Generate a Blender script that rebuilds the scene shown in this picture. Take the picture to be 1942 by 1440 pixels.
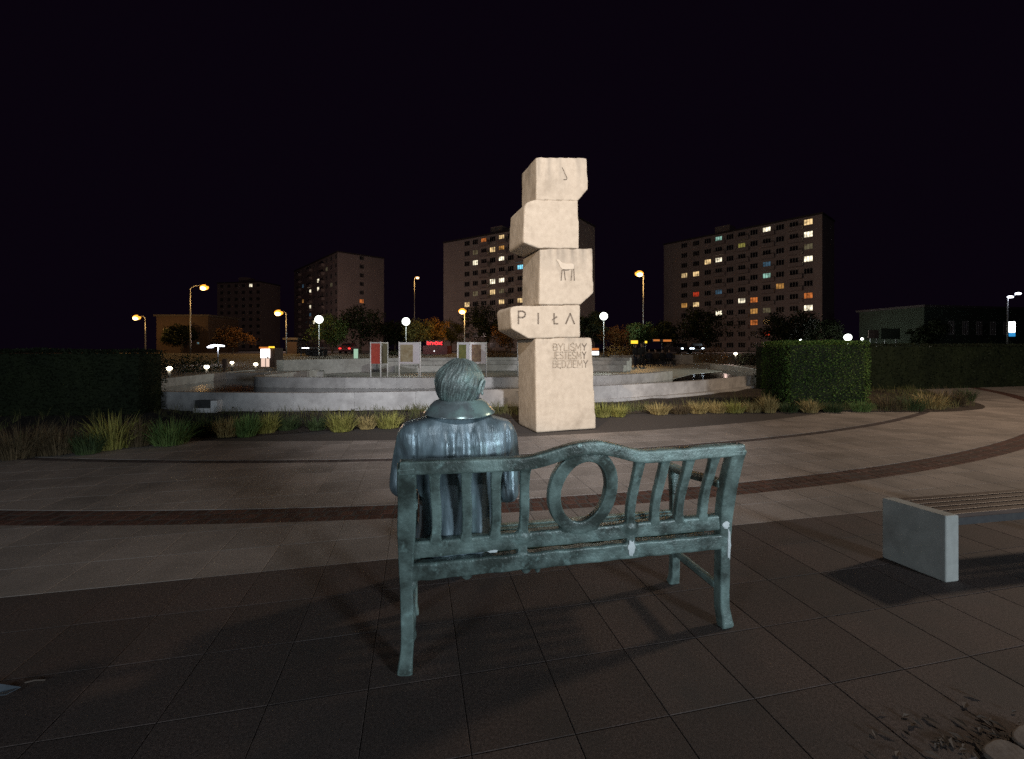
import bpy, bmesh, math, random
from mathutils import Vector, Matrix, noise

random.seed(7)
R = math.radians
sc = bpy.context.scene
COL = sc.collection
for o in list(bpy.data.objects):
    bpy.data.objects.remove(o)

# ------------------------------------------------------------------ camera, sky, lamps, exposure
F, HX, HY, EYE = 830.0, 971.0, 662.0, 1.55       # focal length in photo pixels, principal point, eye height
cam = bpy.data.cameras.new('camera')
cam.sensor_fit = 'HORIZONTAL'
cam.sensor_width = 36.0
cam.lens = 36.0 * F / 1942.0
cam.shift_y = -(720.0 - HY) / 1942.0
cam.clip_start, cam.clip_end = 0.05, 2000.0
camo = bpy.data.objects.new('camera', cam)
camo.location = (0, 0, EYE)
camo.rotation_euler = (R(90), 0, 0)
COL.objects.link(camo)
sc.camera = camo

world = bpy.data.worlds.new('World')
sc.world = world
world.use_nodes = True
wn = world.node_tree
wn.nodes.clear()
w_out = wn.nodes.new('ShaderNodeOutputWorld')
w_bg = wn.nodes.new('ShaderNodeBackground')
w_bg.inputs['Color'].default_value = (0.0030, 0.0014, 0.0042, 1)     # moonless city sky, faintly violet
w_bg.inputs['Strength'].default_value = 0.85
wn.links.new(w_bg.outputs[0], w_out.inputs[0])


def lamp(name, kind, loc, power, color, radius, aim=None, cone=None, blend=0.5):
    d = bpy.data.lights.new(name, kind)
    d.energy, d.color = power, color
    d.shadow_soft_size = radius
    if kind == 'SPOT':
        d.spot_size, d.spot_blend = R(cone), blend
    ob = bpy.data.objects.new(name, d)
    ob.location = loc
    if aim is not None:
        ob.rotation_euler = (Vector(aim) - Vector(loc)).to_track_quat('-Z', 'Y').to_euler()
    COL.objects.link(ob)
    return ob


WARM, COOL = (1.0, 0.80, 0.60), (0.78, 0.90, 1.0)
lamp('street_light_right', 'POINT', (13.4, 7.4, 8.0), 2050, (1.0, 0.76, 0.55), 0.45)
lamp('added_fill_right', 'POINT', (9.0, -7.6, 2.3), 3700, COOL, 0.9)  # added unseen lamp behind the eye, brightens the bench and statue
lamp('added_fill_left', 'POINT', (-7.5, -7.5, 3.0), 1150, COOL, 0.9)  # added weaker fill from the left, no visible source
lamp('fountain_floodlight', 'SPOT', (2.6, -8.0, 8.0), 12500, (0.95, 0.94, 0.97), 0.2, aim=(-0.6, 15.5, 0.4), cone=37, blend=0.8)
lamp('plaza_fill_right', 'SPOT', (31.0, 21.0, 8.0), 13000, (0.93, 1.0, 0.88), 0.3, aim=(0.0, 26.0, 0.0), cone=40, blend=0.8)  # unseen spot added to brighten the plaza floor and steps
lamp('plaza_fill_left', 'SPOT', (-26.0, 18.0, 8.0), 4000, (0.93, 1.0, 0.88), 0.3, aim=(3.0, 26.0, 0.0), cone=30, blend=0.8)  # second added spot for the plaza floor, also unseen
lamp('monument_floodlight', 'SPOT', (-5.0, -6.2, 6.5), 4900, (1.0, 0.75, 0.50), 0.15, aim=(1.15, 8.5, 2.7), cone=21, blend=0.35)
# unseen lamps without posts, added to brighten the apartment block fronts
lamp('facade_fill_middle', 'POINT', (-9.0, 84.0, 5.0), 900, (1.0, 0.70, 0.62), 0.3)
lamp('facade_fill_right', 'POINT', (42.0, 86.0, 5.0), 1600, (1.0, 0.70, 0.60), 0.3)
lamp('facade_fill_left', 'POINT', (-52.0, 108.0, 5.0), 5000, (1.0, 0.70, 0.62), 0.3)

sc.view_settings.view_transform = 'Standard'
sc.view_settings.look = 'None'
sc.view_settings.exposure = 0.0
sc.view_settings.gamma = 1.0
sc.view_settings.use_curve_mapping = False
sc.render.engine = 'CYCLES'
sc.cycles.use_denoising = False      # the fine grain of the stone and of a night exposure stays
sc.cycles.max_bounces = 6
sc.cycles.sample_clamp_indirect = 0.5
sc.cycles.sample_clamp_direct = 5.0


# ------------------------------------------------------------------ helpers
def P(px, py, Y):
    """the place at depth Y that the eye sees at photo pixel (px, py)"""
    return Vector(((px - HX) * Y / F, Y, EYE - (py - HY) * Y / F))


def G(px, py, z=0.0):
    Y = (EYE - z) * F / (py - HY)
    return Vector(((px - HX) * Y / F, Y, z))


def nd(nt, t, **kw):
    n = nt.nodes.new(t)
    for k, v in kw.items():
        if k in n.inputs:
            n.inputs[k].default_value = v
        else:
            setattr(n, k, v)
    return n


def mat(name, c1, c2=None, rough=0.7, metal=0.0, scale=6.0, detail=6.0, contrast=(0.35, 0.65),
        bump=0.0, bump_scale=80.0, c3=None, scale3=1.5, cut3=(0.5, 0.7), rand=0.0, island=False,
        stretch=None, spec=0.5, rough2=None, emit=None, estr=0.0, sample=True, dist=0.004):
    m = bpy.data.materials.new(name)
    m.use_nodes = True
    nt = m.node_tree
    b = nt.nodes['Principled BSDF']
    b.inputs['Roughness'].default_value = rough
    b.inputs['Metallic'].default_value = metal
    b.inputs['Specular IOR Level'].default_value = spec
    b.inputs['Base Color'].default_value = (*c1, 1)
    tc = nd(nt, 'ShaderNodeTexCoord')
    vec = tc.outputs['Object']
    if island or rand:
        geo = nd(nt, 'ShaderNodeNewGeometry')
        vec = geo.outputs['Position']
    if stretch:
        mp = nd(nt, 'ShaderNodeMapping')
        mp.inputs['Scale'].default_value = stretch
        nt.links.new(vec, mp.inputs['Vector'])
        vec = mp.outputs[0]
    col = None
    if c2 is not None:
        n = nd(nt, 'ShaderNodeTexNoise', Scale=scale, Detail=detail, Roughness=0.6)
        nt.links.new(vec, n.inputs['Vector'])
        mr = nd(nt, 'ShaderNodeMapRange')
        mr.inputs['From Min'].default_value, mr.inputs['From Max'].default_value = contrast
        nt.links.new(n.outputs['Fac'], mr.inputs['Value'])
        mx = nd(nt, 'ShaderNodeMix', data_type='RGBA')
        mx.inputs[6].default_value, mx.inputs[7].default_value = (*c1, 1), (*c2, 1)
        nt.links.new(mr.outputs[0], mx.inputs[0])
        col = mx.outputs[2]
        if rough2 is not None:
            rr = nd(nt, 'ShaderNodeMapRange')
            rr.inputs['To Min'].default_value, rr.inputs['To Max'].default_value = rough, rough2
            nt.links.new(mr.outputs[0], rr.inputs['Value'])
            nt.links.new(rr.outputs[0], b.inputs['Roughness'])
    if c3 is not None:
        n = nd(nt, 'ShaderNodeTexNoise', Scale=scale3, Detail=8.0, Roughness=0.65)
        nt.links.new(vec, n.inputs['Vector'])
        mr = nd(nt, 'ShaderNodeMapRange')
        mr.inputs['From Min'].default_value, mr.inputs['From Max'].default_value = cut3
        nt.links.new(n.outputs['Fac'], mr.inputs['Value'])
        mx = nd(nt, 'ShaderNodeMix', data_type='RGBA')
        mx.inputs[6].default_value, mx.inputs[7].default_value = (*c1, 1), (*c3, 1)
        if col is not None:
            nt.links.new(col, mx.inputs[6])
        nt.links.new(mr.outputs[0], mx.inputs[0])
        col = mx.outputs[2]
    if rand:
        if island:
            src = nd(nt, 'ShaderNodeNewGeometry').outputs['Random Per Island']
        else:
            src = nd(nt, 'ShaderNodeObjectInfo').outputs['Random']
        mr = nd(nt, 'ShaderNodeMapRange')
        mr.inputs['To Min'].default_value, mr.inputs['To Max'].default_value = 1 - rand, 1 + rand
        nt.links.new(src, mr.inputs['Value'])
        hs = nd(nt, 'ShaderNodeHueSaturation')
        hs.inputs['Color'].default_value = (*c1, 1)
        if col is not None:
            nt.links.new(col, hs.inputs['Color'])
        nt.links.new(mr.outputs[0], hs.inputs['Value'])
        col = hs.outputs[0]
    if col is not None:
        nt.links.new(col, b.inputs['Base Color'])
    if bump:
        n = nd(nt, 'ShaderNodeTexNoise', Scale=bump_scale, Detail=4.0)
        nt.links.new(vec, n.inputs['Vector'])
        bp = nd(nt, 'ShaderNodeBump', Strength=bump, Distance=dist)
        nt.links.new(n.outputs['Fac'], bp.inputs['Height'])
        nt.links.new(bp.outputs[0], b.inputs['Normal'])
    if emit is not None:
        b.inputs['Emission Color'].default_value = (*emit, 1)
        b.inputs['Emission Strength'].default_value = estr
        if not sample:
            m.cycles.emission_sampling = 'NONE'
    return m


class MB:
    """collects shapes and links them as one mesh object"""
    def __init__(s):
        s.v, s.f, s.mi, s.cur = [], [], [], 0

    def add(s, vs, fs):
        n = len(s.v)
        s.v += [tuple(p) for p in vs]
        for f in fs:
            s.f.append(tuple(i + n for i in f))
            s.mi.append(s.cur)

    def box(s, lo, hi, M=None):
        x0, y0, z0 = lo
        x1, y1, z1 = hi
        vs = [Vector(p) for p in ((x0, y0, z0), (x1, y0, z0), (x1, y1, z0), (x0, y1, z0), (x0, y0, z1), (x1, y0, z1), (x1, y1, z1), (x0, y1, z1))]
        if M is not None:
            vs = [M @ p for p in vs]
        s.add(vs, [(0, 3, 2, 1), (4, 5, 6, 7), (0, 1, 5, 4), (1, 2, 6, 5), (2, 3, 7, 6), (3, 0, 4, 7)])

    def bar(s, path, a, b, side, closed=False, rnd=0.18):
        """a rounded rectangular bar swept along a path; a = size along `side`, b = size across it"""
        path = [Vector(p) for p in path]
        n = len(path)
        rings = []
        for i, p in enumerate(path):
            if closed:
                t = (path[(i + 1) % n] - path[i - 1]).normalized()
            else:
                t = (path[min(i + 1, n - 1)] - path[max(i - 1, 0)]).normalized()
            sd = Vector(side) if not callable(side) else side(i, p, t)
            sd = (sd - t * sd.dot(t)).normalized()
            up = t.cross(sd).normalized()
            aa = a(i / max(1, n - 1)) if callable(a) else a
            bb = b(i / max(1, n - 1)) if callable(b) else b
            k = 1 - rnd
            prof = [(-1, -k), (-k, -1), (k, -1), (1, -k), (1, k), (k, 1), (-k, 1), (-1, k)]
            rings.append([p + sd * (aa / 2 * u) + up * (bb / 2 * w) for u, w in prof])
        vs = [q for r in rings for q in r]
        fs = []
        for i in range(n if closed else n - 1):
            j = (i + 1) % n
            for k in range(8):
                l = (k + 1) % 8
                fs.append((i * 8 + k, i * 8 + l, j * 8 + l, j * 8 + k))
        if not closed:
            fs.append(tuple(range(7, -1, -1)))
            fs.append(tuple((n - 1) * 8 + k for k in range(8)))
        s.add(vs, fs)

    def tube(s, path, rad, n=10, caps=True):
        path = [Vector(p) for p in path]
        m = len(path)
        rings = []
        ref = None
        for i, p in enumerate(path):
            t = (path[min(i + 1, m - 1)] - path[max(i - 1, 0)])
            t = t.normalized() if t.length > 1e-9 else Vector((0, 0, 1))
            if ref is None:
                ref = Vector((1, 0, 0)) if abs(t.x) < 0.8 else Vector((0, 1, 0))
            a = (ref - t * ref.dot(t)).normalized()
            ref = a
            b = t.cross(a)
            r = rad[i] if isinstance(rad, (list, tuple)) else rad
            rings.append([p + (a * math.cos(2 * math.pi * k / n) + b * math.sin(2 * math.pi * k / n)) * r for k in range(n)])
        vs = [q for r in rings for q in r]
        fs = []
        for i in range(m - 1):
            for k in range(n):
                l = (k + 1) % n
                fs.append((i * n + k, i * n + l, (i + 1) * n + l, (i + 1) * n + k))
        if caps:
            fs.append(tuple(range(n - 1, -1, -1)))
            fs.append(tuple((m - 1) * n + k for k in range(n)))
        s.add(vs, fs)

    def capsule(s, p1, r1, p2, r2, n=14):
        p1, p2 = Vector(p1), Vector(p2)
        d = (p2 - p1).normalized() if (p2 - p1).length > 1e-6 else Vector((0, 0, 1))
        path, rad = [], []
        for k in range(5):
            a = math.pi / 2 * (1 - k / 4.0)
            path.append(p1 - d * (r1 * math.sin(a)))
            rad.append(max(r1 * math.cos(a), 1e-4))
        for k in range(5):
            a = math.pi / 2 * k / 4.0
            path.append(p2 + d * (r2 * math.sin(a)))
            rad.append(max(r2 * math.cos(a), 1e-4))
        s.tube(path, rad, n)

    def ball(s, c, r, n=16, m=10, M=None):
        c = Vector(c)
        r = Vector(r) if hasattr(r, '__len__') else Vector((r, r, r))
        vs, fs = [], []
        for i in range(m + 1):
            a = math.pi * i / m
            for k in range(n):
                b = 2 * math.pi * k / n
                p = Vector((r.x * math.sin(a) * math.cos(b), r.y * math.sin(a) * math.sin(b), r.z * math.cos(a)))
                if i in (0, m):
                    p = Vector((1e-4 * math.cos(b), 1e-4 * math.sin(b), r.z * math.cos(a)))
                if M is not None:
                    p = M @ p
                vs.append(c + p)
        for i in range(m):
            for k in range(n):
                l = (k + 1) % n
                fs.append((i * n + k, (i + 1) * n + k, (i + 1) * n + l, i * n + l))
        s.add(vs, fs)

    def prism(s, poly, z0, z1):
        n = len(poly)
        vs = [(p[0], p[1], z0) for p in poly] + [(p[0], p[1], z1) for p in poly]
        fs = [tuple(range(n - 1, -1, -1)), tuple(range(n, 2 * n))]
        fs += [(i, (i + 1) % n, n + (i + 1) % n, n + i) for i in range(n)]
        s.add(vs, fs)

    def wall(s, path, t, z0, z1, left=True):
        """a wall of thickness t along a ground path, built to the left of it"""
        path = [Vector((p[0], p[1])) for p in path]
        n = len(path)
        off = []
        for i in range(n):
            d = (path[min(i + 1, n - 1)] - path[max(i - 1, 0)]).normalized()
            off.append(path[i] + Vector((-d.y, d.x)) * t)
        vs = []
        for a, b in zip(path, off):
            vs += [(a.x, a.y, z0), (a.x, a.y, z1), (b.x, b.y, z1), (b.x, b.y, z0)]
        fs = []
        for i in range(n - 1):
            o, q = i * 4, i * 4 + 4
            for k in range(4):
                l = (k + 1) % 4
                fs.append((o + k, q + k, q + l, o + l))
        fs += [(0, 1, 2, 3), (n * 4 - 1, n * 4 - 2, n * 4 - 3, n * 4 - 4)]
        s.add(vs, fs)

    def mesh(s, name, mats):
        me = bpy.data.meshes.new(name)
        me.from_pydata(s.v, [], s.f)
        for m in (mats if isinstance(mats, (list, tuple)) else [mats]):
            me.materials.append(m)
        me.polygons.foreach_set('material_index', s.mi)
        bm = bmesh.new()
        bm.from_mesh(me)
        bmesh.ops.recalc_face_normals(bm, faces=bm.faces)
        bm.to_mesh(me)
        bm.free()
        return me

    def build(s, name, mats, parent=None, smooth=False, bevel=0.0, seg=2, loc=None):
        o = link(name, s.mesh(name, mats), parent, smooth, loc)
        if bevel:
            md = o.modifiers.new('bevel', 'BEVEL')
            md.width, md.segments, md.limit_method, md.angle_limit = bevel, seg, 'ANGLE', R(35)
        return o


def link(name, me, parent=None, smooth=False, loc=None):
    if smooth:
        me.polygons.foreach_set('use_smooth', [True] * len(me.polygons))
    o = bpy.data.objects.new(name, me)
    COL.objects.link(o)
    if parent is not None:
        o.parent = parent
    if loc is not None:
        o.location = loc
    return o


def tag(o, label=None, cat=None, group=None, kind=None):
    if label: o['label'] = label
    if cat: o['category'] = cat
    if group: o['group'] = group
    if kind: o['kind'] = kind
    return o


def thing(name, loc, label, cat, group=None, rz=0.0):
    o = bpy.data.objects.new(name, None)
    o.empty_display_size = 0.2
    COL.objects.link(o)
    o.location = loc
    o.rotation_euler = (0, 0, rz)
    return tag(o, label, cat, group)


def copy_tree(o, parent=None):
    c = o.copy()
    COL.objects.link(c)
    if parent is not None:
        c.parent = parent
    for ch in list(o.children):
        copy_tree(ch, c)
    return c


def remeshed(mb, voxel, smooth_n=6, fac=0.5):
    """one continuous skin round all the shapes collected in mb"""
    me = mb.mesh('tmp', [])
    o = bpy.data.objects.new('tmp', me)
    COL.objects.link(o)
    md = o.modifiers.new('r', 'REMESH')
    md.mode, md.voxel_size = 'VOXEL', voxel
    if smooth_n:
        sm = o.modifiers.new('s', 'SMOOTH')
        sm.iterations, sm.factor = smooth_n, fac
    dg = bpy.context.evaluated_depsgraph_get()
    out = bpy.data.meshes.new_from_object(o.evaluated_get(dg))
    bpy.data.objects.remove(o)
    bpy.data.meshes.remove(me)
    out.materials.clear()
    return out


def displace(me, fn):
    """move every vertex of a mesh: fn(position, normal) -> new position"""
    n = len(me.vertices)
    co, no = [0.0] * (n * 3), [0.0] * (n * 3)
    me.vertices.foreach_get('co', co)
    me.vertex_normals.foreach_get('vector', no)
    out = []
    for i in range(n):
        out.extend(fn(Vector(co[i * 3:i * 3 + 3]), Vector(no[i * 3:i * 3 + 3])))
    me.vertices.foreach_set('co', out)
    me.update()


def spline(pts, k=8):
    pts = [Vector(p) for p in pts]
    q = [pts[0] * 2 - pts[1]] + pts + [pts[-1] * 2 - pts[-2]]
    out = []
    for i in range(1, len(q) - 2):
        for j in range(k):
            t = j / k
            a, b, c, d = q[i - 1], q[i], q[i + 1], q[i + 2]
            out.append(0.5 * ((2 * b) + (c - a) * t + (2 * a - 5 * b + 4 * c - d) * t * t + (3 * b - a - 3 * c + d) * t ** 3))
    out.append(pts[-1])
    return out


def resample(path, step):
    out, acc = [path[0]], 0.0
    for a, b in zip(path, path[1:]):
        d = (b - a).length
        while d > 0 and acc + d >= step:
            a = a + (b - a) * ((step - acc) / d)
            out.append(a)
            d = (b - a).length
            acc = 0.0
        acc += d
    if (out[-1] - path[-1]).length > step * 0.3:
        out.append(path[-1])
    return out


# ------------------------------------------------------------------ materials
M = {}
M['ground'] = mat('dark_earth', (0.035, 0.03, 0.025), (0.06, 0.05, 0.04), 0.95, scale=2.0, bump=0.3, bump_scale=20)
M['asphalt'] = mat('asphalt', (0.045, 0.045, 0.047), (0.06, 0.06, 0.06), 0.85, scale=30, bump=0.2, bump_scale=200)
M['joint'] = mat('sand_joint', (0.05, 0.041, 0.036), (0.085, 0.07, 0.06), 0.95, scale=40)
M['pave_light'] = mat('pale_concrete_paver', (0.235, 0.20, 0.178), (0.31, 0.27, 0.242), 0.72, scale=70, detail=10, contrast=(0.38, 0.62), bump=0.6, bump_scale=260, c3=(0.15, 0.13, 0.115), scale3=1.3, cut3=(0.42, 0.72), rand=0.13, dist=0.002)
M['pave_light_far'] = mat('pale_concrete_paver_far', (0.235, 0.20, 0.178), (0.31, 0.27, 0.242), 0.72, scale=70, detail=10, contrast=(0.38, 0.62), bump=0.6, bump_scale=260, c3=(0.15, 0.13, 0.115), scale3=1.3, cut3=(0.42, 0.72), rand=0.13, island=True, dist=0.002)
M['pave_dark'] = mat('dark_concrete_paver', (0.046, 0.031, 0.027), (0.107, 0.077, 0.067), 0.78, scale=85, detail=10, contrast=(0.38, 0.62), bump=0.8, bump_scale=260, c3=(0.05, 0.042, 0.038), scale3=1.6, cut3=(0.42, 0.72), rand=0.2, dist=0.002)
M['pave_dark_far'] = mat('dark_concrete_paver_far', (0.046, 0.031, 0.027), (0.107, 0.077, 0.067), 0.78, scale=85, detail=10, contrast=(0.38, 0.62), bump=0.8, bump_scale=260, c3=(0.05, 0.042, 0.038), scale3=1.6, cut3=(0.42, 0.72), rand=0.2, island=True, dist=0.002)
M['sett'] = mat('red_brown_granite', (0.052, 0.020, 0.013), (0.088, 0.038, 0.025), 0.8, scale=60, bump=0.6, bump_scale=120, rand=0.35, island=True)
M['sett_dark'] = mat('dark_granite', (0.045, 0.032, 0.030), (0.075, 0.055, 0.05), 0.8, scale=60, bump=0.6, bump_scale=120, rand=0.35, island=True)
M['ring_pave'] = mat('grey_sett_paving', (0.13, 0.105, 0.09), (0.20, 0.165, 0.14), 0.85, scale=22, detail=10, bump=0.7, bump_scale=30, c3=(0.09, 0.075, 0.065), scale3=1.2)
M['soil'] = mat('bed_soil', (0.025, 0.018, 0.012), (0.06, 0.042, 0.028), 0.95, scale=14, bump=1.0, bump_scale=25, dist=0.03)
M['stone'] = mat('pale_plastered_stone', (0.43, 0.36, 0.28), (0.50, 0.425, 0.335), 0.85, scale=9, detail=12, bump=0.7, bump_scale=70, c3=(0.30, 0.245, 0.185), scale3=1.9, cut3=(0.52, 0.78), dist=0.006)
def stained(m, z_top, depth):
    """adds the black rain streaks that run down from the top edge of a block"""
    m = m.copy()
    nt = m.node_tree
    b = nt.nodes['Principled BSDF']
    old = b.inputs['Base Color'].links[0].from_socket
    tc = nd(nt, 'ShaderNodeTexCoord')
    sx = nd(nt, 'ShaderNodeSeparateXYZ')
    nt.links.new(tc.outputs['Object'], sx.inputs[0])
    mr = nd(nt, 'ShaderNodeMapRange')
    mr.inputs['From Min'].default_value, mr.inputs['From Max'].default_value = z_top - depth, z_top
    nt.links.new(sx.outputs[2], mr.inputs['Value'])
    mp = nd(nt, 'ShaderNodeMapping')
    mp.inputs['Scale'].default_value = (5, 5, 0.9)
    nt.links.new(tc.outputs['Object'], mp.inputs[0])
    n = nd(nt, 'ShaderNodeTexNoise', Scale=1.0, Detail=6.0)
    nt.links.new(mp.outputs[0], n.inputs['Vector'])
    m2 = nd(nt, 'ShaderNodeMapRange')
    m2.inputs['From Min'].default_value, m2.inputs['From Max'].default_value = 0.40, 0.68
    nt.links.new(n.outputs['Fac'], m2.inputs['Value'])
    mu = nd(nt, 'ShaderNodeMath', operation='MULTIPLY')
    nt.links.new(mr.outputs[0], mu.inputs[0])
    nt.links.new(m2.outputs[0], mu.inputs[1])
    mx = nd(nt, 'ShaderNodeMix', data_type='RGBA')
    mx.inputs[7].default_value = (0.21, 0.18, 0.145, 1)
    nt.links.new(old, mx.inputs[6])
    nt.links.new(mu.outputs[0], mx.inputs[0])
    nt.links.new(mx.outputs[2], b.inputs['Base Color'])
    return m


M['carve'] = mat('dirt_in_carving', (0.10, 0.075, 0.055), (0.22, 0.18, 0.14), 0.95, scale=30)
M['carve_faint'] = mat('faint_dirt_in_carving', (0.25, 0.20, 0.15), (0.38, 0.315, 0.24), 0.95, scale=14)
M['deer'] = mat('clean_stone_relief', (0.54, 0.46, 0.37), (0.5, 0.43, 0.34), 0.85, scale=20)
M['stain'] = mat('black_rain_stain', (0.20, 0.175, 0.145), (0.36, 0.32, 0.265), 0.9, scale=9)
M['concrete'] = mat('fountain_concrete', (0.36, 0.35, 0.345), (0.46, 0.45, 0.44), 0.75, scale=5, detail=10, bump=0.3, bump_scale=60, c3=(0.20, 0.19, 0.185), scale3=1.1, cut3=(0.48, 0.75), rand=0.10)
M['concrete_top'] = mat('floor_concrete', (0.40, 0.40, 0.37), (0.48, 0.475, 0.44), 0.45, scale=2.2, detail=8, bump=0.15, bump_scale=60, c3=(0.17, 0.165, 0.155), scale3=0.35, cut3=(0.45, 0.7))
M['slab'] = mat('cast_concrete_slab', (0.30, 0.31, 0.29), (0.37, 0.38, 0.355), 0.7, scale=12, detail=10, bump=0.25, bump_scale=140, c3=(0.24, 0.24, 0.22), scale3=2.5)
M['water'] = mat('still_dark_water', (0.004, 0.005, 0.006), None, 0.09, bump=0.5, bump_scale=2.5, spec=0.8, dist=0.01)
def worn(m, color, lo=0.52, hi=0.60, amount=0.7):
    """lighter metal on the edges that hands and weather rub"""
    nt = m.node_tree
    b = nt.nodes['Principled BSDF']
    old = b.inputs['Base Color'].links[0].from_socket
    g = nd(nt, 'ShaderNodeNewGeometry')
    mr = nd(nt, 'ShaderNodeMapRange')
    mr.inputs['From Min'].default_value, mr.inputs['From Max'].default_value = lo, hi
    mr.inputs['To Max'].default_value = amount
    nt.links.new(g.outputs['Pointiness'], mr.inputs['Value'])
    mx = nd(nt, 'ShaderNodeMix', data_type='RGBA')
    mx.inputs[7].default_value = (*color, 1)
    nt.links.new(old, mx.inputs[6])
    nt.links.new(mr.outputs[0], mx.inputs[0])
    nt.links.new(mx.outputs[2], b.inputs['Base Color'])
    return m


M['patina'] = worn(mat('bronze_green_patina', (0.20, 0.285, 0.265), (0.045, 0.060, 0.053), 0.46, metal=0.15, scale=5.5, detail=14, contrast=(0.36, 0.62), bump=0.6, bump_scale=90, c3=(0.32, 0.48, 0.455), scale3=20, cut3=(0.56, 0.86), rough2=0.34), (0.34, 0.50, 0.47))
M['coat'] = worn(mat('bronze_coat_patina', (0.27, 0.36, 0.41), (0.085, 0.12, 0.135), 0.45, metal=0.3, scale=6, detail=12, contrast=(0.33, 0.64), bump=0.5, bump_scale=60, c3=(0.32, 0.48, 0.50), scale3=8, cut3=(0.54, 0.76), rough2=0.30, stretch=(1.8, 1.0, 0.45)), (0.40, 0.52, 0.56), 0.53, 0.62)
M['hair'] = worn(mat('bronze_hair_patina', (0.10, 0.125, 0.12), (0.055, 0.068, 0.065), 0.45, metal=0.15, scale=14, detail=10, bump=0.4, bump_scale=120, c3=(0.17, 0.27, 0.25), scale3=6), (0.34, 0.44, 0.42), 0.50, 0.58, 0.8)
M['polish'] = mat('rubbed_bronze', (0.12, 0.14, 0.145), (0.24, 0.30, 0.31), 0.24, metal=0.5, scale=9, detail=6, c3=(0.30, 0.46, 0.44), scale3=7, cut3=(0.50, 0.66), rough2=0.2)  # teal patches paint reflections into the polished collar
M['stain_and_glint'] = mat('white_paint_and_glint', (0.72, 0.78, 0.78), (0.5, 0.56, 0.56), 0.6, scale=40)  # also colours the painted highlight on the right bench leg
M['timber'] = mat('dark_varnished_timber', (0.050, 0.030, 0.022), (0.09, 0.055, 0.040), 0.55, scale=5, stretch=(1, 14, 14), bump=0.2, bump_scale=30)
M['steel'] = mat('galvanised_steel', (0.30, 0.31, 0.32), (0.22, 0.23, 0.24), 0.45, metal=0.6, scale=20)
M['white_metal'] = mat('white_painted_steel', (0.78, 0.77, 0.76), (0.70, 0.69, 0.68), 0.4, scale=20)
M['dark_metal'] = mat('dark_painted_steel', (0.035, 0.035, 0.038), (0.05, 0.05, 0.05), 0.5, scale=20)
M['board_white'] = mat('white_poster_board', (0.72, 0.67, 0.70), (0.66, 0.62, 0.66), 0.6, scale=6)
M['poster_red'] = mat('red_poster', (0.50, 0.060, 0.045), (0.58, 0.09, 0.06), 0.5, scale=5)
M['poster_beige'] = mat('faded_beige_picture', (0.46, 0.40, 0.27), (0.33, 0.25, 0.14), 0.5, scale=5, c3=(0.16, 0.10, 0.05), scale3=4, cut3=(0.58, 0.8))
M['poster_green'] = mat('green_picture', (0.13, 0.15, 0.055), (0.24, 0.22, 0.07), 0.5, scale=5)
M['poster_brown'] = mat('brown_picture', (0.20, 0.105, 0.075), (0.30, 0.20, 0.12), 0.5, scale=7, c3=(0.09, 0.05, 0.045), scale3=6)
M['poster_dark'] = mat('dark_olive_picture', (0.075, 0.065, 0.035), (0.13, 0.11, 0.06), 0.5, scale=6)
M['facade'] = mat('panel_block_render', (0.50, 0.43, 0.39), (0.43, 0.37, 0.34), 0.9, scale=0.25, detail=6)
M['facade_dark'] = mat('panel_block_render_dark', (0.42, 0.345, 0.32), (0.36, 0.30, 0.28), 0.9, scale=0.25, detail=6)
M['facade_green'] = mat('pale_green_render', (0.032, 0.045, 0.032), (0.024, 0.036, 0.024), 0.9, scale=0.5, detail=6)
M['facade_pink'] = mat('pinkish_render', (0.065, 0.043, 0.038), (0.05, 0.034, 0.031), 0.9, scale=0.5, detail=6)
M['frame'] = mat('window_frame_paint', (0.35, 0.33, 0.31), (0.30, 0.28, 0.27), 0.5, scale=4)
M['glass_dark'] = mat('dark_window_glass', (0.012, 0.011, 0.014), None, 0.12, spec=0.5)
M['roof'] = mat('roof_felt', (0.05, 0.045, 0.045), (0.07, 0.06, 0.06), 0.9, scale=2)
M['bark'] = mat('tree_bark', (0.06, 0.045, 0.03), (0.10, 0.075, 0.055), 0.9, scale=10, stretch=(3, 3, 0.6), bump=0.8, bump_scale=20, dist=0.02)
LEAF = {}
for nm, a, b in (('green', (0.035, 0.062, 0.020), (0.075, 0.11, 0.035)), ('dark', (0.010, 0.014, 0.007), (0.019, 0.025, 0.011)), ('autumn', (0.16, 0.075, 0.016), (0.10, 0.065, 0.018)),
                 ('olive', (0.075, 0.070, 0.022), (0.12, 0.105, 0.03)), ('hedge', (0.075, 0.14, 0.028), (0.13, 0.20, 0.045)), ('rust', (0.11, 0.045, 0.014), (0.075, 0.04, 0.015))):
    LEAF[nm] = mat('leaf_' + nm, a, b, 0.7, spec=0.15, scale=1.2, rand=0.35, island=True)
GRASS = {}
for nm, a, b in (('green', (0.075, 0.14, 0.04), (0.13, 0.19, 0.055)), ('yellow', (0.20, 0.20, 0.045), (0.28, 0.25, 0.07)), ('straw', (0.36, 0.27, 0.11), (0.26, 0.20, 0.08)), ('brown', (0.075, 0.055, 0.03), (0.105, 0.075, 0.04)), ('dark', (0.035, 0.055, 0.022), (0.06, 0.085, 0.03)), ('mixed', (0.07, 0.085, 0.025), (0.13, 0.11, 0.045))):
    GRASS[nm] = mat('grass_' + nm, a, b, 0.7, spec=0.2, scale=4, rand=0.3, island=True)
M['cloth_black'] = mat('black_cloth', (0.012, 0.012, 0.014), (0.02, 0.02, 0.022), 0.85, scale=20)
M['cloth_navy'] = mat('navy_cloth', (0.014, 0.016, 0.030), (0.02, 0.022, 0.04), 0.85, scale=20)
M['cloth_brown'] = mat('brown_cloth', (0.035, 0.022, 0.016), (0.05, 0.03, 0.02), 0.85, scale=20)
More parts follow.
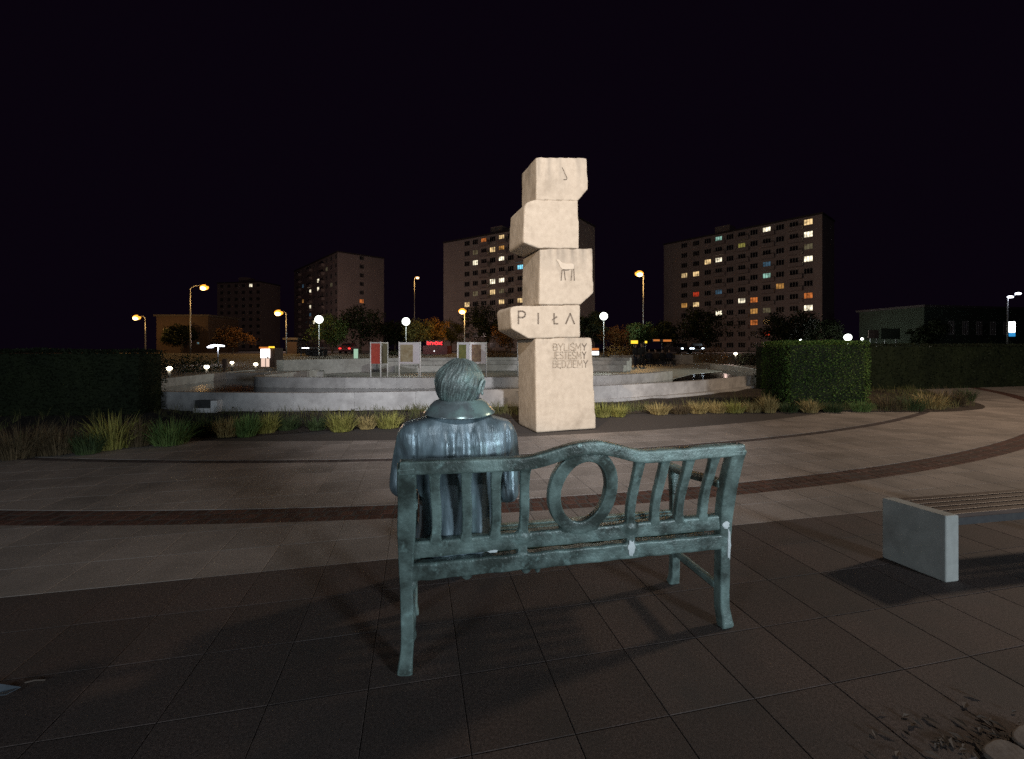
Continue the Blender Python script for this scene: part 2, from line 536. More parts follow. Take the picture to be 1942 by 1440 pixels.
M['skin'] = mat('skin', (0.38, 0.22, 0.15), (0.33, 0.19, 0.13), 0.6, scale=20)
M['hair_dark'] = mat('dark_hair', (0.018, 0.012, 0.009), (0.03, 0.02, 0.015), 0.6, scale=40)
M['car_dark'] = mat('dark_car_paint', (0.02, 0.02, 0.026), None, 0.25, metal=0.2)
M['car_red'] = mat('maroon_paint', (0.10, 0.012, 0.015), (0.07, 0.01, 0.012), 0.45, scale=2)
M['tyre'] = mat('tyre_rubber', (0.012, 0.012, 0.012), None, 0.8)
M['leaf_dead'] = mat('dead_leaf', (0.06, 0.045, 0.035), (0.085, 0.065, 0.052), 0.8, scale=5, rand=0.4, island=True)
M['paper'] = mat('scrap_paper', (0.12, 0.16, 0.20), (0.09, 0.12, 0.15), 0.7, scale=30)


def glow(name, color, strength, sample=False):
    m = mat(name, tuple(min(0.8, c) for c in color), None, 0.5, emit=color, estr=strength, sample=sample)
    if 'window' in name:                                   # curtains and things on the sill break up the lit panes
        nt = m.node_tree
        geo = nd(nt, 'ShaderNodeNewGeometry')
        n = nd(nt, 'ShaderNodeTexNoise', Scale=1.1, Detail=3.0)
        nt.links.new(geo.outputs['Position'], n.inputs['Vector'])
        mr = nd(nt, 'ShaderNodeMapRange')
        mr.inputs['From Min'].default_value, mr.inputs['From Max'].default_value = 0.32, 0.62
        mr.inputs['To Min'].default_value, mr.inputs['To Max'].default_value = strength * 0.18, strength * 1.35
        nt.links.new(n.outputs['Fac'], mr.inputs['Value'])
        nt.links.new(mr.outputs[0], nt.nodes['Principled BSDF'].inputs['Emission Strength'])
    return m


E = {
    'globe': glow('lit_white_globe', (0.92, 1.0, 0.90), 90.0, True),
    'sodium': glow('lit_sodium_bowl', (1.0, 0.36, 0.04), 2.0),
    'sodium_core': glow('lit_sodium_lamp', (1.0, 0.74, 0.36), 5.0),
    'sodium_pale': glow('lit_pale_sodium_bowl', (1.0, 0.55, 0.25), 3.0),
    'bollard': glow('lit_bollard_lens', (1.0, 0.86, 0.62), 40.0, True),
    'led': glow('lit_led_head', (0.86, 0.88, 1.0), 18.0, True),
    'win_warm': glow('lit_window_warm', (1.0, 0.70, 0.34), 0.8),
    'win_white': glow('lit_window_white', (1.0, 0.90, 0.66), 1.3),
    'win_amber': glow('lit_window_amber', (0.9, 0.45, 0.12), 0.42),
    'win_orange': glow('lit_window_orange', (0.9, 0.26, 0.06), 0.45),
    'win_red': glow('lit_window_red', (0.9, 0.08, 0.03), 0.45),
    'win_teal': glow('lit_window_teal', (0.45, 0.85, 0.70), 0.45),
    'win_cyan': glow('lit_window_cyan', (0.25, 0.75, 1.0), 1.0),
    'win_blue': glow('lit_window_blue', (0.2, 0.45, 0.7), 0.14),
    'win_dim': glow('lit_window_dim', (0.55, 0.50, 0.30), 0.12),
    'win_olive': glow('lit_window_olive', (0.6, 0.55, 0.14), 0.3),
    'sign_red': glow('lit_red_sign', (1.0, 0.03, 0.04), 2.4),
    'sign_yellow': glow('lit_yellow_sign', (1.0, 0.62, 0.04), 1.4),
    'sign_white': glow('lit_white_sign', (0.92, 0.97, 1.0), 3.0),
    'sign_orange': glow('lit_orange_sign', (1.0, 0.30, 0.06), 0.5),
    'sign_blue': glow('lit_blue_sign', (0.05, 0.45, 1.0), 0.6),
    'sign_green': glow('lit_greenish_panel', (0.55, 0.85, 0.62), 0.55),
    'kiosk': glow('lit_kiosk_window', (1.0, 0.88, 0.82), 4.0),
    'kiosk_low': glow('lit_kiosk_lower', (1.0, 0.70, 0.58), 0.8),
    'head': glow('lit_headlight', (0.75, 0.88, 1.0), 30.0),
    'tail': glow('lit_tail_light', (1.0, 0.03, 0.03), 3.0),
}
# ------------------------------------------------------------------ ground, plaza, stripes
CEN = Vector((-4.0, 29.5))                  # the paving arcs run round this point
TH = R(12.3)                                # direction of the paver grid
EU, EV = Vector((math.cos(TH), math.sin(TH))), Vector((-math.sin(TH), math.cos(TH)))


def gz(x, y):
    t = min(1.0, max(0.0, (y - 44.0) / 12.0))
    return -0.06 + 0.96 * t * t * (3 - 2 * t)


mb = MB()
xs = [-900, -300, -120] + [-80 + 8 * i for i in range(21)] + [120, 300, 900]
ys = [-60, -10, 0, 10, 20, 30, 40, 43] + [44 + i for i in range(13)] + [60, 70, 90, 130, 200, 400, 1200]
mb.add([(x, y, gz(x, y)) for y in ys for x in xs], [(j * len(xs) + i, j * len(xs) + i + 1, (j + 1) * len(xs) + i + 1, (j + 1) * len(xs) + i) for j in range(len(ys) - 1) for i in range(len(xs) - 1)])
tag(mb.build('ground', M['ground'], smooth=True), kind='structure')

mb = MB()
mb.add([(-40, -12, -0.004), (40, -12, -0.004), (40, 13, -0.004), (-40, 13, -0.004)], [(0, 1, 2, 3)])
pavement = tag(mb.build('pavement', M['joint']), kind='structure')

T, GAP = 0.42, 0.0036
U0 = 0.577 * EU.x + 2.26 * EU.y
V0 = 0.577 * EV.x + 2.26 * EV.y
RA = (25.30, 25.66)                          # wide red-brown sett strip
RB = (23.40, 23.56)                          # thin dark sett strip
RC = 22.15                                   # pavers stop here; grey setts inside
CUTS = [RA[1], RA[0], RB[1], RB[0], RC]
DARK_V = V0 + 3 * T


def clip(poly, rad, outer):
    g = lambda p: ((p - CEN).length - rad) * (1 if outer else -1)
    out = []
    for i, p in enumerate(poly):
        q = poly[(i + 1) % len(poly)]
        a, b = g(p), g(q)
        if a >= 0: out.append(p)
        if (a > 0 > b) or (a < 0 < b):
            out.append(p + (q - p) * (a / (a - b)))
    return out


def paver_shape(mb, poly, z=0.0):
    c = sum(poly, Vector((0, 0))) / len(poly)
    sz = max((p - c).length for p in poly)
    k1, k2 = 1 - GAP * 0.6 / sz, 1 - (GAP * 0.6 + 0.0035) / sz
    n = len(poly)
    vs = [(c + (p - c) * k1).to_3d() + Vector((0, 0, z - 0.03)) for p in poly]
    vs += [(c + (p - c) * k1).to_3d() + Vector((0, 0, z - 0.0025)) for p in poly]
    vs += [(c + (p - c) * k2).to_3d() + Vector((0, 0, z)) for p in poly]
    fs = [tuple(range(2 * n, 3 * n))]
    for a in (0, n):
        fs += [(a + i, a + (i + 1) % n, a + n + (i + 1) % n, a + n + i) for i in range(n)]
    mb.add(vs, fs)


sq = [Vector(p) for p in ((-T / 2, -T / 2), (T / 2, -T / 2), (T / 2, T / 2), (-T / 2, T / 2))]
full = []
rest = {True: MB(), False: MB()}
for j in range(-2, 75):
    for i in range(-75, 85):
        c = EU * (U0 + (i + 0.5) * T) + EV * (V0 + (j + 0.5) * T)
        if c.y < 0.7 or abs(c.x) > 1.30 * c.y + 1.0 or c.y > 26: continue
        rc = (c - CEN).length
        if rc < RC - 0.4: continue
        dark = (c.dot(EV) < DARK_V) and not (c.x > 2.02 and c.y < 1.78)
        cell = [c + EU * p.x + EV * p.y for p in sq]
        rs = [(p - CEN).length for p in cell]
        lo, hi = min(rs), max(rs)
        if all(not (lo < r < hi) for r in CUTS) and not (RA[0] < rc < RA[1] or RB[0] < rc < RB[1] or rc < RC):
            full.append((1 / c.y ** 3 if c.y > 1.3 else 0, c, dark, cell))
            continue
        for r0, r1 in ((RA[1], 99), (RB[1], RA[0]), (RC, RB[0])):
            if hi < r0 or lo > r1: continue
            piece = clip(cell, r0, True)
            if len(piece) > 2: piece = clip(piece, r1, False)
            if len(piece) > 2:
                paver_shape(rest[dark], piece)
full.sort(key=lambda t: -t[0])
pm = {}
for dk in (True, False):
    mb = MB()
    paver_shape(mb, sq)
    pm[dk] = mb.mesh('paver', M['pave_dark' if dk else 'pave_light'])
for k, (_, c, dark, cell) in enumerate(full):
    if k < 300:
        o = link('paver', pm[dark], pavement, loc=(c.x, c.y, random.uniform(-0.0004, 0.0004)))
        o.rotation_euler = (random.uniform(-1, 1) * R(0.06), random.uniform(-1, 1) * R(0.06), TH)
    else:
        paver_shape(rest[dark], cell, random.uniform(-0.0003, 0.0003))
for dk in (True, False):
    tag(rest[dk].build('far_pavers', M['pave_dark_far' if dk else 'pave_light_far'], pavement), kind='stuff')


def sett_strip(name, r0, r1, rows, m, seed):
    rnd = random.Random(seed)
    mb = MB()
    w = (r1 - r0) / rows
    for k in range(rows):
        ra = r0 + w * k
        a = R(205)
        while a < R(345):
            L = rnd.uniform(0.85, 1.15) * w
            da = L / ra
            am, rm = a + da / 2, ra + w / 2
            c = CEN + Vector((math.cos(am), math.sin(am))) * rm
            if abs(c.x) < 1.25 * c.y + 1 and c.y > 0.5:
                t, n = Vector((-math.sin(am), math.cos(am))), Vector((math.cos(am), math.sin(am)))
                hl, hw = L / 2 - 0.004, w / 2 - 0.004
                z = rnd.uniform(-0.004, 0.002)
                poly = [c + t * (hl * sx) + n * (hw * sy) for sx, sy in ((-1, -1), (1, -1), (1, 1), (-1, 1))]
                if (poly[1] - poly[0]).cross(poly[2] - poly[1]) < 0: poly.reverse()
                pl = [p + Vector((rnd.uniform(-1, 1), rnd.uniform(-1, 1))) * 0.004 for p in poly]
                vs = [p.to_3d() + Vector((0, 0, -0.03)) for p in pl] + [p.to_3d() + Vector((0, 0, z - 0.006)) for p in pl] + [(c + (p - c) * 0.78).to_3d() + Vector((0, 0, z)) for p in pl]
                mb.add(vs, [(8, 9, 10, 11)] + [(q + i, q + (i + 1) % 4, q + 4 + (i + 1) % 4, q + 4 + i) for q in (0, 4) for i in range(4)])
            a += da
    base = MB()
    pts = []
    N = 120
    for i in range(N + 1):
        a = R(205) + R(140) * i / N
        d = Vector((math.cos(a), math.sin(a)))
        pts += [(CEN + d * (r0 - 0.004)).to_3d() + Vector((0, 0, -0.012)), (CEN + d * (r1 + 0.004)).to_3d() + Vector((0, 0, -0.012))]
    base.add(pts, [(2 * i, 2 * i + 1, 2 * i + 3, 2 * i + 2) for i in range(N)])
    b = tag(base.build(name, M['joint']), kind='structure')
    tag(mb.build('setts', m, b), kind='stuff')


sett_strip('red_sett_strip', *RA, 3, M['sett'], 3)
sett_strip('dark_sett_strip', *RB, 1, M['sett_dark'], 4)

mb = MB()                                    # grey sett paving between the pavers and the planting
N = 140
pts = []
for i in range(N + 1):
    a = R(180) + R(180) * i / N
    d = Vector((math.cos(a), math.sin(a)))
    pts += [(CEN + d * 14).to_3d() + Vector((0, 0, -0.008)), (CEN + d * (RC - 0.01)).to_3d() + Vector((0, 0, -0.008))]
mb.add(pts, [(2 * i, 2 * i + 1, 2 * i + 3, 2 * i + 2) for i in range(N)])
tag(mb.build('grey_sett_paving', M['ring_pave']), kind='structure')

# two pale flat stones in the near right corner
for k, (px, py, sx, sy, rot) in enumerate(((1908, 1438, 0.085, 0.05, 20), (1962, 1412, 0.085, 0.055, 28))):
    g = G(px, py)
    mb = MB()
    poly = []
    for i in range(14):
        a = 2 * math.pi * i / 14
        q = Vector((sx * math.copysign(abs(math.cos(a)) ** 0.7, math.cos(a)), sy * math.copysign(abs(math.sin(a)) ** 0.7, math.sin(a))))
        q.rotate(Matrix.Rotation(R(rot), 2))
        poly.append((q.x, q.y))
    mb.prism(poly, 0.0, 0.02)
    tag(mb.build('flat_stone', M['ring_pave'], loc=(g.x, g.y, 0.002), bevel=0.006), ('rounded pale flat stone on the dark pavers at the near right edge', 'pale flat stone partly cut off at the very right edge of the pavement')[k], 'stone', 'pale flat stones in the near right corner')

# ------------------------------------------------------------------ planting bed
OUT = spline([(-13.6, 30), (-13.3, 24), (-13.0, 19.0), (-12.3, 14.8), (-10.9, 12.0), (-8.5, 10.75), (-5.0, 10.45), (-1.74, 10.95), (2.4, 12.35), (7.0, 15.1), (11.4, 19.6), (13.6, 26), (13.8, 30)], 10)
EDGE = [(-22, -1.0), (-15, 1.9), (-10, 4.5), (-6.79, 6.31), (-5.68, 7.15), (-4.45, 7.84), (-2.63, 8.69), (-1.0, 9.35), (0.4, 9.9), (1.98, 10.2), (3.62, 10.6), (6.1, 10.9), (8.1, 10.9), (10.2, 10.75), (12.3, 11.4), (13.6, 13.0), (14.6, 15.2), (17.2, 19.5), (24, 25), (34, 33)]
ed = [v for v in spline(EDGE, 6)]
back = [Vector((-22, 30))] + [Vector((-13.9, 30))] + [Vector((p.x, p.y)) for p in OUT] + [Vector((14.2, 33)), Vector((34, 33))]
# the soil is a strip between the paving edge and the fountain foot
b2 = resample(spline([(-40, 30), (-24, 24), (-16, 16), (-12.6, 13.8), (-10.9, 11.9), (-8.5, 10.72), (-5.0, 10.42), (-1.74, 10.9), (2.4, 12.3), (7.0, 15.05), (11.4, 19.55), (14, 26), (18, 36), (30, 44)], 8), 0.7)
a2 = resample(ed, 0.5)
NN = 150
mb = MB()
rows = 6
grid = []
for i in range(NN + 1):
    fa, fb = i / NN * (len(a2) - 1), i / NN * (len(b2) - 1)
    ia, ib = min(int(fa), len(a2) - 2), min(int(fb), len(b2) - 2)
    A = a2[ia].lerp(a2[ia + 1], fa - ia)
    B = b2[ib].lerp(b2[ib + 1], fb - ib)
    for j in range(rows + 1):
        t = j / rows
        q = A.lerp(B, t)
        e = noise.noise((q.x * 1.3, q.y * 1.3, 3.0)) * 0.05
        z = 0.008 + (min(1, t * 5) * (0.05 + e) if j else 0.0)
        jit = noise.noise((q.x * 3, q.y * 3, 0)) * 0.05
        grid.append((q.x + jit, q.y + jit, z))
mb.add(grid, [(i * (rows + 1) + j, (i + 1) * (rows + 1) + j, (i + 1) * (rows + 1) + j + 1, i * (rows + 1) + j + 1) for i in range(NN) for j in range(rows)])
tag(mb.build('planting_bed', M['soil'], smooth=True), kind='structure')

# ------------------------------------------------------------------ fountain
fountain = thing('fountain', (0, 12, 0), 'large low round fountain of pale concrete wall panels with dark water behind the monument', 'fountain')
FO = Vector((0, 12, 0))


def panels(name, path, t, z0, z1, length, m, parent, origin, cap=None, gap=0.004):
    pts = resample([Vector((p[0], p[1])) for p in path], 0.12)
    per = max(2, int(round(length / 0.12)))
    i = 0
    while i < len(pts) - 2:
        seg = pts[i:i + per + 1]
        if len(seg) < 3: break
        d0, d1 = (seg[1] - seg[0]).normalized(), (seg[-1] - seg[-2]).normalized()
        seg = [seg[0] + d0 * gap / 2] + seg[1:-1] + [seg[-1] - d1 * gap / 2]
        mb = MB()
        c = seg[len(seg) // 2]
        mb.wall([p - c for p in seg], t, z0, z1)
        o = mb.build(name, m, parent, bevel=0.004, loc=(c.x - origin.x, c.y - origin.y, 0))
        i += per


panels('wall_panel', OUT, 0.20, 0.0, 0.50, 1.5, M['concrete'], fountain, FO)
inn = spline([(-9.6, 21.0), (-9.65, 17.2), (-9.3, 15.75), (-8.4, 15.35), (-5.4, 15.05), (-2, 15.05), (2.6, 15.95), (5.4, 17.6), (7.2, 19.6)], 8)
panels('inner_wall_panel', inn, 0.34, 0.05, 0.56, 1.8, M['concrete'], fountain, FO)
mb = MB()
mb.wall([(p.x - FO.x, p.y - FO.y) for p in spline([(1.5, 11.9), (4.4, 13.2), (7.1, 14.85), (11.6, 19.5), (13.8, 26)], 8)], 0.3, 0.0, 0.13)
mb.build('plinth_ledge', M['concrete'], fountain, bevel=0.01)
# a pale block with a dark recess let into the front of the wall, far left
c = G(396, 785)
blk = thing('service_box', (c.x, 10.42, 0), 'small pale concrete box with a dark recess at the left foot of the fountain wall', 'service box', rz=R(-2))
mb = MB()
mb.box((-0.29, -0.10, 0.0), (0.29, 0.10, 0.15))
mb.box((0.14, -0.10, 0.15), (0.29, 0.10, 0.33))
mb.build('box_body', M['white_metal'], blk, bevel=0.01)
mb = MB()
mb.box((-0.27, -0.05, 0.152), (0.138, 0.10, 0.33))
mb.build('recess', M['dark_metal'], blk)
# a grey pipe box left of the monument foot
mb = MB()
mb.box((-0.07, -0.06, 0), (0.07, 0.06, 0.46))
mb.build('drain_cover', M['concrete'], fountain, bevel=0.01, loc=(0.17 - FO.x, 11.24 - FO.y, 0))

mb = MB()
poly = [(p.x, p.y) for p in OUT]
mb.add([(x, y, 0.19) for x, y in poly], [tuple(range(len(poly)))])
tag(mb.build('water', M['water']), kind='structure')
mb = MB()
poly = [(p.x, p.y) for p in inn] + [(9.6, 23.5), (13.2, 27), (19, 30), (19, 42.5), (-19, 42.5), (-15, 30.5), (-13.2, 27), (-11, 22.5)]
mb.prism(poly, -0.02, 0.20)
tag(mb.build('plaza_floor', M['concrete_top']), kind='structure')

# stepped seating beyond the basin
AM = Vector((0.93, 14.9))
seats = thing('stepped_seating', (0, 27, 0), 'curved grey concrete seating in three steps across the far side of the fountain', 'seating steps')


def arc(r, a0, a1, n=40):
    return [AM + Vector((math.cos(R(a0 + (a1 - a0) * i / n)), math.sin(R(a0 + (a1 - a0) * i / n)))) * r for i in range(n + 1)]


for k, (r, t, z, a0, a1) in enumerate(((12.6, 0.9, 0.56, 63, 126), (13.5, 0.9, 0.80, 63, 129), (14.4, 0.6, 0.98, 63, 150))):
    mb = MB()
    mb.wall([p - Vector((0, 27)) for p in arc(r, a1, a0)], t, 0.15, z)
    mb.build('step', M['concrete'], seats, bevel=0.015)
mb = MB()
mb.wall([(p[0], p[1] - 27) for p in ((-13.4, 19.6), (-11.5, 19.9), (-9.0, 20.9))], 1.5, 0.1, 0.47)
tag(mb.build('low_seat_block', M['concrete'], bevel=0.015, loc=(0, 27, 0)), 'low flat concrete seat block left of the red display stand', 'seat block')
mb = MB()
mb.wall([(a, b - 38) for a, b in ((8.6, 37.6), (12.0, 38.6), (16.4, 39.6))], 0.5, 0.1, 1.0)
tag(mb.build('back_wall', M['concrete'], bevel=0.015, loc=(0, 38, 0)), 'plain low concrete wall behind the people beyond the fountain', 'wall')
mb = MB()
mb.wall([(a, b - 30) for a, b in ((-15.2, 29.5), (-13.4, 19.4), (-13.0, 17.0))], 0.0, 0.0, 0.1)

# ------------------------------------------------------------------ monument of five stacked stone blocks
MA = R(18.5)
MO = Vector((0.451, 8.04, 0))
monument = thing('stone_monument', MO, 'tall pale stone monument of five stacked rough blocks with carved lettering', 'monument', rz=MA)


def uz(px, py, v=0.0):
    c, s = math.cos(MA), math.sin(MA)
    ox, oy = MO.x - s * v, MO.y + c * v
    k = (px - HX) / F
    u = (k * oy - ox) / (c - k * s)
    Y = oy + u * s
    return u, EYE - (py - HY) * Y / F


def stone_block(front, depth, v0=0.0, taper=0.0, back=None):
    fr = [uz(*p) for p in front]
    bk = [uz(*p) for p in back] if back else fr
    bm = bmesh.new()
    for u, z in fr: bm.verts.new((u, v0, z))
    for u, z in bk: bm.verts.new((u + taper, v0 + depth, z))
    bmesh.ops.convex_hull(bm, input=bm.verts)
    me = bpy.data.meshes.new('h')
    bm.to_mesh(me)
    bm.free()
    mb = MB()
    mb.add([v.co for v in me.vertices], [tuple(p.vertices) for p in me.polygons])
    out = remeshed(mb, 0.024, 7, 0.5)
    displace(out, lambda p, n: p + n * (noise.fractal(p * 2.2, 0.9, 2.1, 4) * 0.007 + noise.noise(p * 14) * 0.0025))
    out.materials.append(M['stone'])
    return link('stone_block', out, monument, True)


B1 = stone_block([(1015, 642), (1123, 640), (1131, 814), (1017, 822)], 1.0)
B2 = stone_block([(967, 586), (973, 580.5), (1101, 578), (1101, 640), (1003, 643), (970, 624)], 0.85, 0.0)
B3 = stone_block([(1024, 472), (1124, 471), (1126, 556), (1101, 578.5), (1022, 578.5)], 0.95)
B4 = stone_block([(995, 391), (1000, 384), (1016, 378), (1097, 380), (1099, 472), (1021, 471), (992, 460)], 0.85)
B5 = stone_block([(1017, 297.5), (1111, 299), (1113.5, 302), (1116, 358), (1097, 381), (1017, 380)], 0.80)

for blk_, zt_, dp_ in ((B5, 5.10, 0.75), (B3, 3.42, 0.45), (B1, 1.77, 0.16)):
    blk_.data.materials[0] = stained(M['stone'], zt_, dp_)

GLY = {
    'P': ([[(0, 0), (0, 1)], [(0, 1), (.45, 1), (.68, .9), (.72, .75), (.66, .6), (.45, .5), (0, .5)]], .75),
    'I': ([[(.05, 0), (.05, 1)]], .1),
    'Ł': ([[(.15, 1), (.15, 0), (.65, 0)], [(-.05, .38), (.5, .68)]], .7),
    'Λ': ([[(0, 0), (.42, 1), (.84, 0)]], .84),
    'B': ([[(0, 0), (0, 1), (.4, 1), (.58, .88), (.58, .64), (.4, .52), (0, .52)], [(.4, .52), (.64, .4), (.64, .12), (.4, 0), (0, 0)]], .64),
    'Y': ([[(0, 1), (.35, .5), (.7, 1)], [(.35, .5), (.35, 0)]], .7),
    'L': ([[(0, 1), (0, 0), (.5, 0)]], .5),
    'S': ([[(.6, .85), (.45, 1), (.15, 1), (0, .85), (.04, .64), (.55, .4), (.6, .18), (.45, 0), (.15, 0), (0, .14)]], .6),
    'Ś': ([[(.6, .85), (.45, 1), (.15, 1), (0, .85), (.04, .64), (.55, .4), (.6, .18), (.45, 0), (.15, 0), (0, .14)], [(.28, 1.06), (.42, 1.2)]], .6),
    'M': ([[(0, 0), (.08, 1), (.42, .3), (.76, 1), (.84, 0)]], .84),
    'J': ([[(.35, 1), (.35, .15), (.2, 0), (0, .08)]], .38),
    'E': ([[(.5, 1), (0, 1), (0, 0), (.5, 0)], [(0, .52), (.42, .52)]], .52),
    'Ę': ([[(.5, 1), (0, 1), (0, 0), (.5, 0), (.4, -.1), (.46, -.2)], [(0, .52), (.42, .52)]], .52),
    'T': ([[(0, 1), (.6, 1)], [(.3, 1), (.3, 0)]], .6),
    'D': ([[(0, 0), (0, 1), (.35, 1), (.62, .8), (.66, .5), (.62, .2), (.35, 0), (0, 0)]], .66),
    'Z': ([[(0, 1), (.55, 1), (0, 0), (.55, 0)]], .55),
}


def strokes(mb, polys, w, place, d0=-0.011, d1=0.02):
    """carved strokes: thin bars let into the face of the block"""
    for pl in polys:
        q = [place(a, b) for a, b in pl]
        for (u0, z0), (u1, z1) in zip(q, q[1:]):
            L = math.hypot(u1 - u0, z1 - z0)
            if L < 1e-6: continue
            tx, tz = (u1 - u0) / L, (z1 - z0) / L
            e = w * 0.35
            cs = []
            for along, across in ((-e, -w / 2), (L + e, -w / 2), (L + e, w / 2), (-e, w / 2)):
                cs.append((u0 + tx * along - tz * across, z0 + tz * along + tx * across))
            vs = [(u, d0, z) for u, z in cs] + [(u, d1, z) for u, z in cs]
            mb.add(vs, [(0, 1, 2, 3), (7, 6, 5, 4)] + [(i, (i + 1) % 4, 4 + (i + 1) % 4, 4 + i) for i in range(4)])


def carve_letter(ch, px0, px1, pyt, pyb, w, m, parent):
    u0, zt = uz(px0, pyt)
    u1, _ = uz(px1, pyt)
    _, zb = uz((px0 + px1) / 2, pyb)
    _, zt = uz((px0 + px1) / 2, pyt)
    polys, gw = GLY[ch]
    mb = MB()
    k = (u1 - u0) / gw
    strokes(mb, polys, w, lambda a, b: (u0 + a * k, zb + b * (zt - zb)))
    return mb.build('letter', m, parent)


for ch, a, b, t, bt in (('P', 983, 996.5, 590.5, 614), ('I', 1019, 1022, 594.5, 614), ('Ł', 1048.5, 1058, 595, 614), ('Λ', 1073, 1089, 595, 614)):
    carve_letter(ch, a, b, t, bt, 0.026, M['carve'], B2)
for row, (word, t, b, x0, x1) in enumerate((('BYLIŚMY', 652, 664.5, 1049, 1112), ('JESTEŚMY', 667.5, 680.5, 1048.5, 1111), ('BĘDZIEMY', 684, 697, 1048.5, 1114))):
    ws = [GLY[c][1] for c in word]
    gap = 0.22
    tot = sum(ws) + gap * (len(ws) - 1)
    x = 0.0
    for n_, (c, w) in enumerate(zip(word, ws)):
        carve_letter(c, x0 + (x1 - x0) * x / tot, x0 + (x1 - x0) * (x + w) / tot, t, b, 0.0135, M['carve' if c == 'Y' and n_ > 2 else 'carve_faint'], B1)
        x += w + gap
# the goat on the third block: pale body, dark carved legs
mb = MB()
body = [(1056, 492), (1060, 493), (1066, 499), (1076, 501), (1084, 500), (1088, 503), (1088, 510), (1085, 511), (1072, 511.5), (1066, 511), (1062, 506), (1059, 499), (1055.5, 494)]
q = [uz(*p) for p in body]
n = len(q)
mb.add([(u, -0.013, z) for u, z in q] + [(u, 0.03, z) for u, z in q], [tuple(range(n)), tuple(range(2 * n - 1, n - 1, -1))] + [(i, (i + 1) % n, n + (i + 1) % n, n + i) for i in range(n)])
mb.build('animal_relief', M['deer'], B3, bevel=0.004)
mb = MB()
idp = lambda a, b: uz(a, b)
strokes(mb, [[(1065.5, 513), (1063.8, 532)], [(1069.5, 512), (1072, 531)], [(1084.5, 513), (1082.8, 532)], [(1087.5, 503), (1088, 513), (1089.2, 532)], [(1067, 512.4), (1078, 512.2)]], 0.014, idp)
mb.build('carved_legs', M['carve'], B3)
mb = MB()
strokes(mb, [[(1066, 318), (1071, 329), (1075, 338), (1074, 341), (1069, 341)]], 0.010, idp)
mb.build('carved_line', M['carve'], B5)

# ------------------------------------------------------------------ bronze bench
BA = R(11.8)
BL = 1.785
bench = thing('bronze_bench', (-0.536, 2.104, 0), 'green patinated bronze bench with a round ring in its slatted backrest, seen from behind', 'bench', rz=BA)


def bv(w):
    """how far the back leans toward the eye at height w"""
    t = max(0.0, (w - 0.50) / 0.53)
    return -0.125 * t ** 1.25 + 0.012 * math.sin(min(1, t) * math.pi) - (0.014 * max(0, 0.10 - w) / 0.10)


def cast(mb, name, parent=bench, voxel=0.0062, sm=2, amp=0.0010, m='patina'):
    me = remeshed(mb, voxel, sm, 0.5)
    displace(me, lambda p, n: p + n * (noise.fractal(p * 9, 1.0, 2.0, 3) * amp * 1.6 + noise.noise(p * 40) * amp * 0.4))
    me.materials.append(M[m])
    return link(name, me, parent, True)


def back_path(u, w0, w1, n=14, du=lambda t: 0.0):
    return [(u + du(i / n), bv(w0 + (w1 - w0) * i / n), w0 + (w1 - w0) * i / n) for i in range(n + 1)]


def hump(u):
    t = (u - 0.905) / 0.34
    return 0.068 * math.cos(t * math.pi / 2) ** 2 if abs(t) < 1 else 0.0


TOPW = 1.012
for u, s in ((0.03, -1), (BL - 0.03, 1)):                     # rear legs run up into the back posts
    mb = MB()
    mb.bar(back_path(u, 0.0, 1.02, 30, lambda t, s=s: s * (0.010 * (1 - min(1, t / .12)) - 0.003 * math.sin(t * 9))), lambda t: 0.062 + 0.012 * max(0, 1 - t / .08) + 0.024 * max(0, min(1, (t - .4) / .3)), 0.066, (1, 0, 0))
    if s < 0:
        mb.ball((u + 0.032, 0.0, 0.42), (0.02, 0.03, 0.03))
        mb.ball((u + 0.030, 0.0, 0.25), (0.014, 0.02, 0.07))
        mb.ball((u + 0.034, 0.0, 0.17), (0.012, 0.02, 0.03))
    cast(mb, 'rear_leg')
for u in (0.05, BL - 0.05):
    mb = MB()
    mb.bar([(u, 0.46, 0.0), (u, 0.445, 0.06), (u, 0.435, 0.3), (u, 0.44, 0.5), (u, 0.45, 0.76)], lambda t: 0.056 + 0.02 * max(0, 1 - t / .15), 0.056, (1, 0, 0))
    cast(mb, 'front_leg', voxel=0.01)
    mb = MB()
    mb.bar([(u, bv(0.79) + 0.01, 0.80), (u, 0.12, 0.79), (u, 0.3, 0.765), (u, 0.44, 0.765), (u, 0.52, 0.762), (u, 0.545, 0.735)], 0.062, 0.045, (1, 0, 0))
    cast(mb, 'armrest', voxel=0.01)
    mb = MB()
    mb.bar([(u, 0.02, 0.215), (u, 0.43, 0.215)], 0.036, 0.042, (1, 0, 0))
    cast(mb, 'stretcher', voxel=0.01)
mb = MB()
mb.bar([(u, bv(TOPW + hump(u)), TOPW + hump(u) - 0.012 * math.sin(u * 1.8)) for u in [0.0 + BL * i / 60 for i in range(61)]], 0.062, lambda t: 0.064, (0, 1, 0))
cast(mb, 'top_rail', amp=0.0013)
mb = MB()
mb.bar([(0.03 + (BL - 0.06) * i / 30, 0.0, 0.584 + 0.0015 * math.sin(i * 1.3)) for i in range(31)], 0.055, 0.082, (0, 1, 0))
for u in (0.598, BL - 0.598):
    mb.ball((u, -0.012, 0.60), (0.05, 0.03, 0.045))
cast(mb, 'lower_rail', amp=0.0014)
mb = MB()
mb.bar([(0.03 + (BL - 0.06) * i / 30, -0.004, 0.479 + 0.002 * math.sin(i * 2.1)) for i in range(31)], 0.055, 0.084, (0, 1, 0))
for u, r in ((0.32, 0.03), (0.62, 0.028), (0.68, 0.016)):
    mb.ball((u, 0.0, 0.435), (r, 0.022, 0.03))
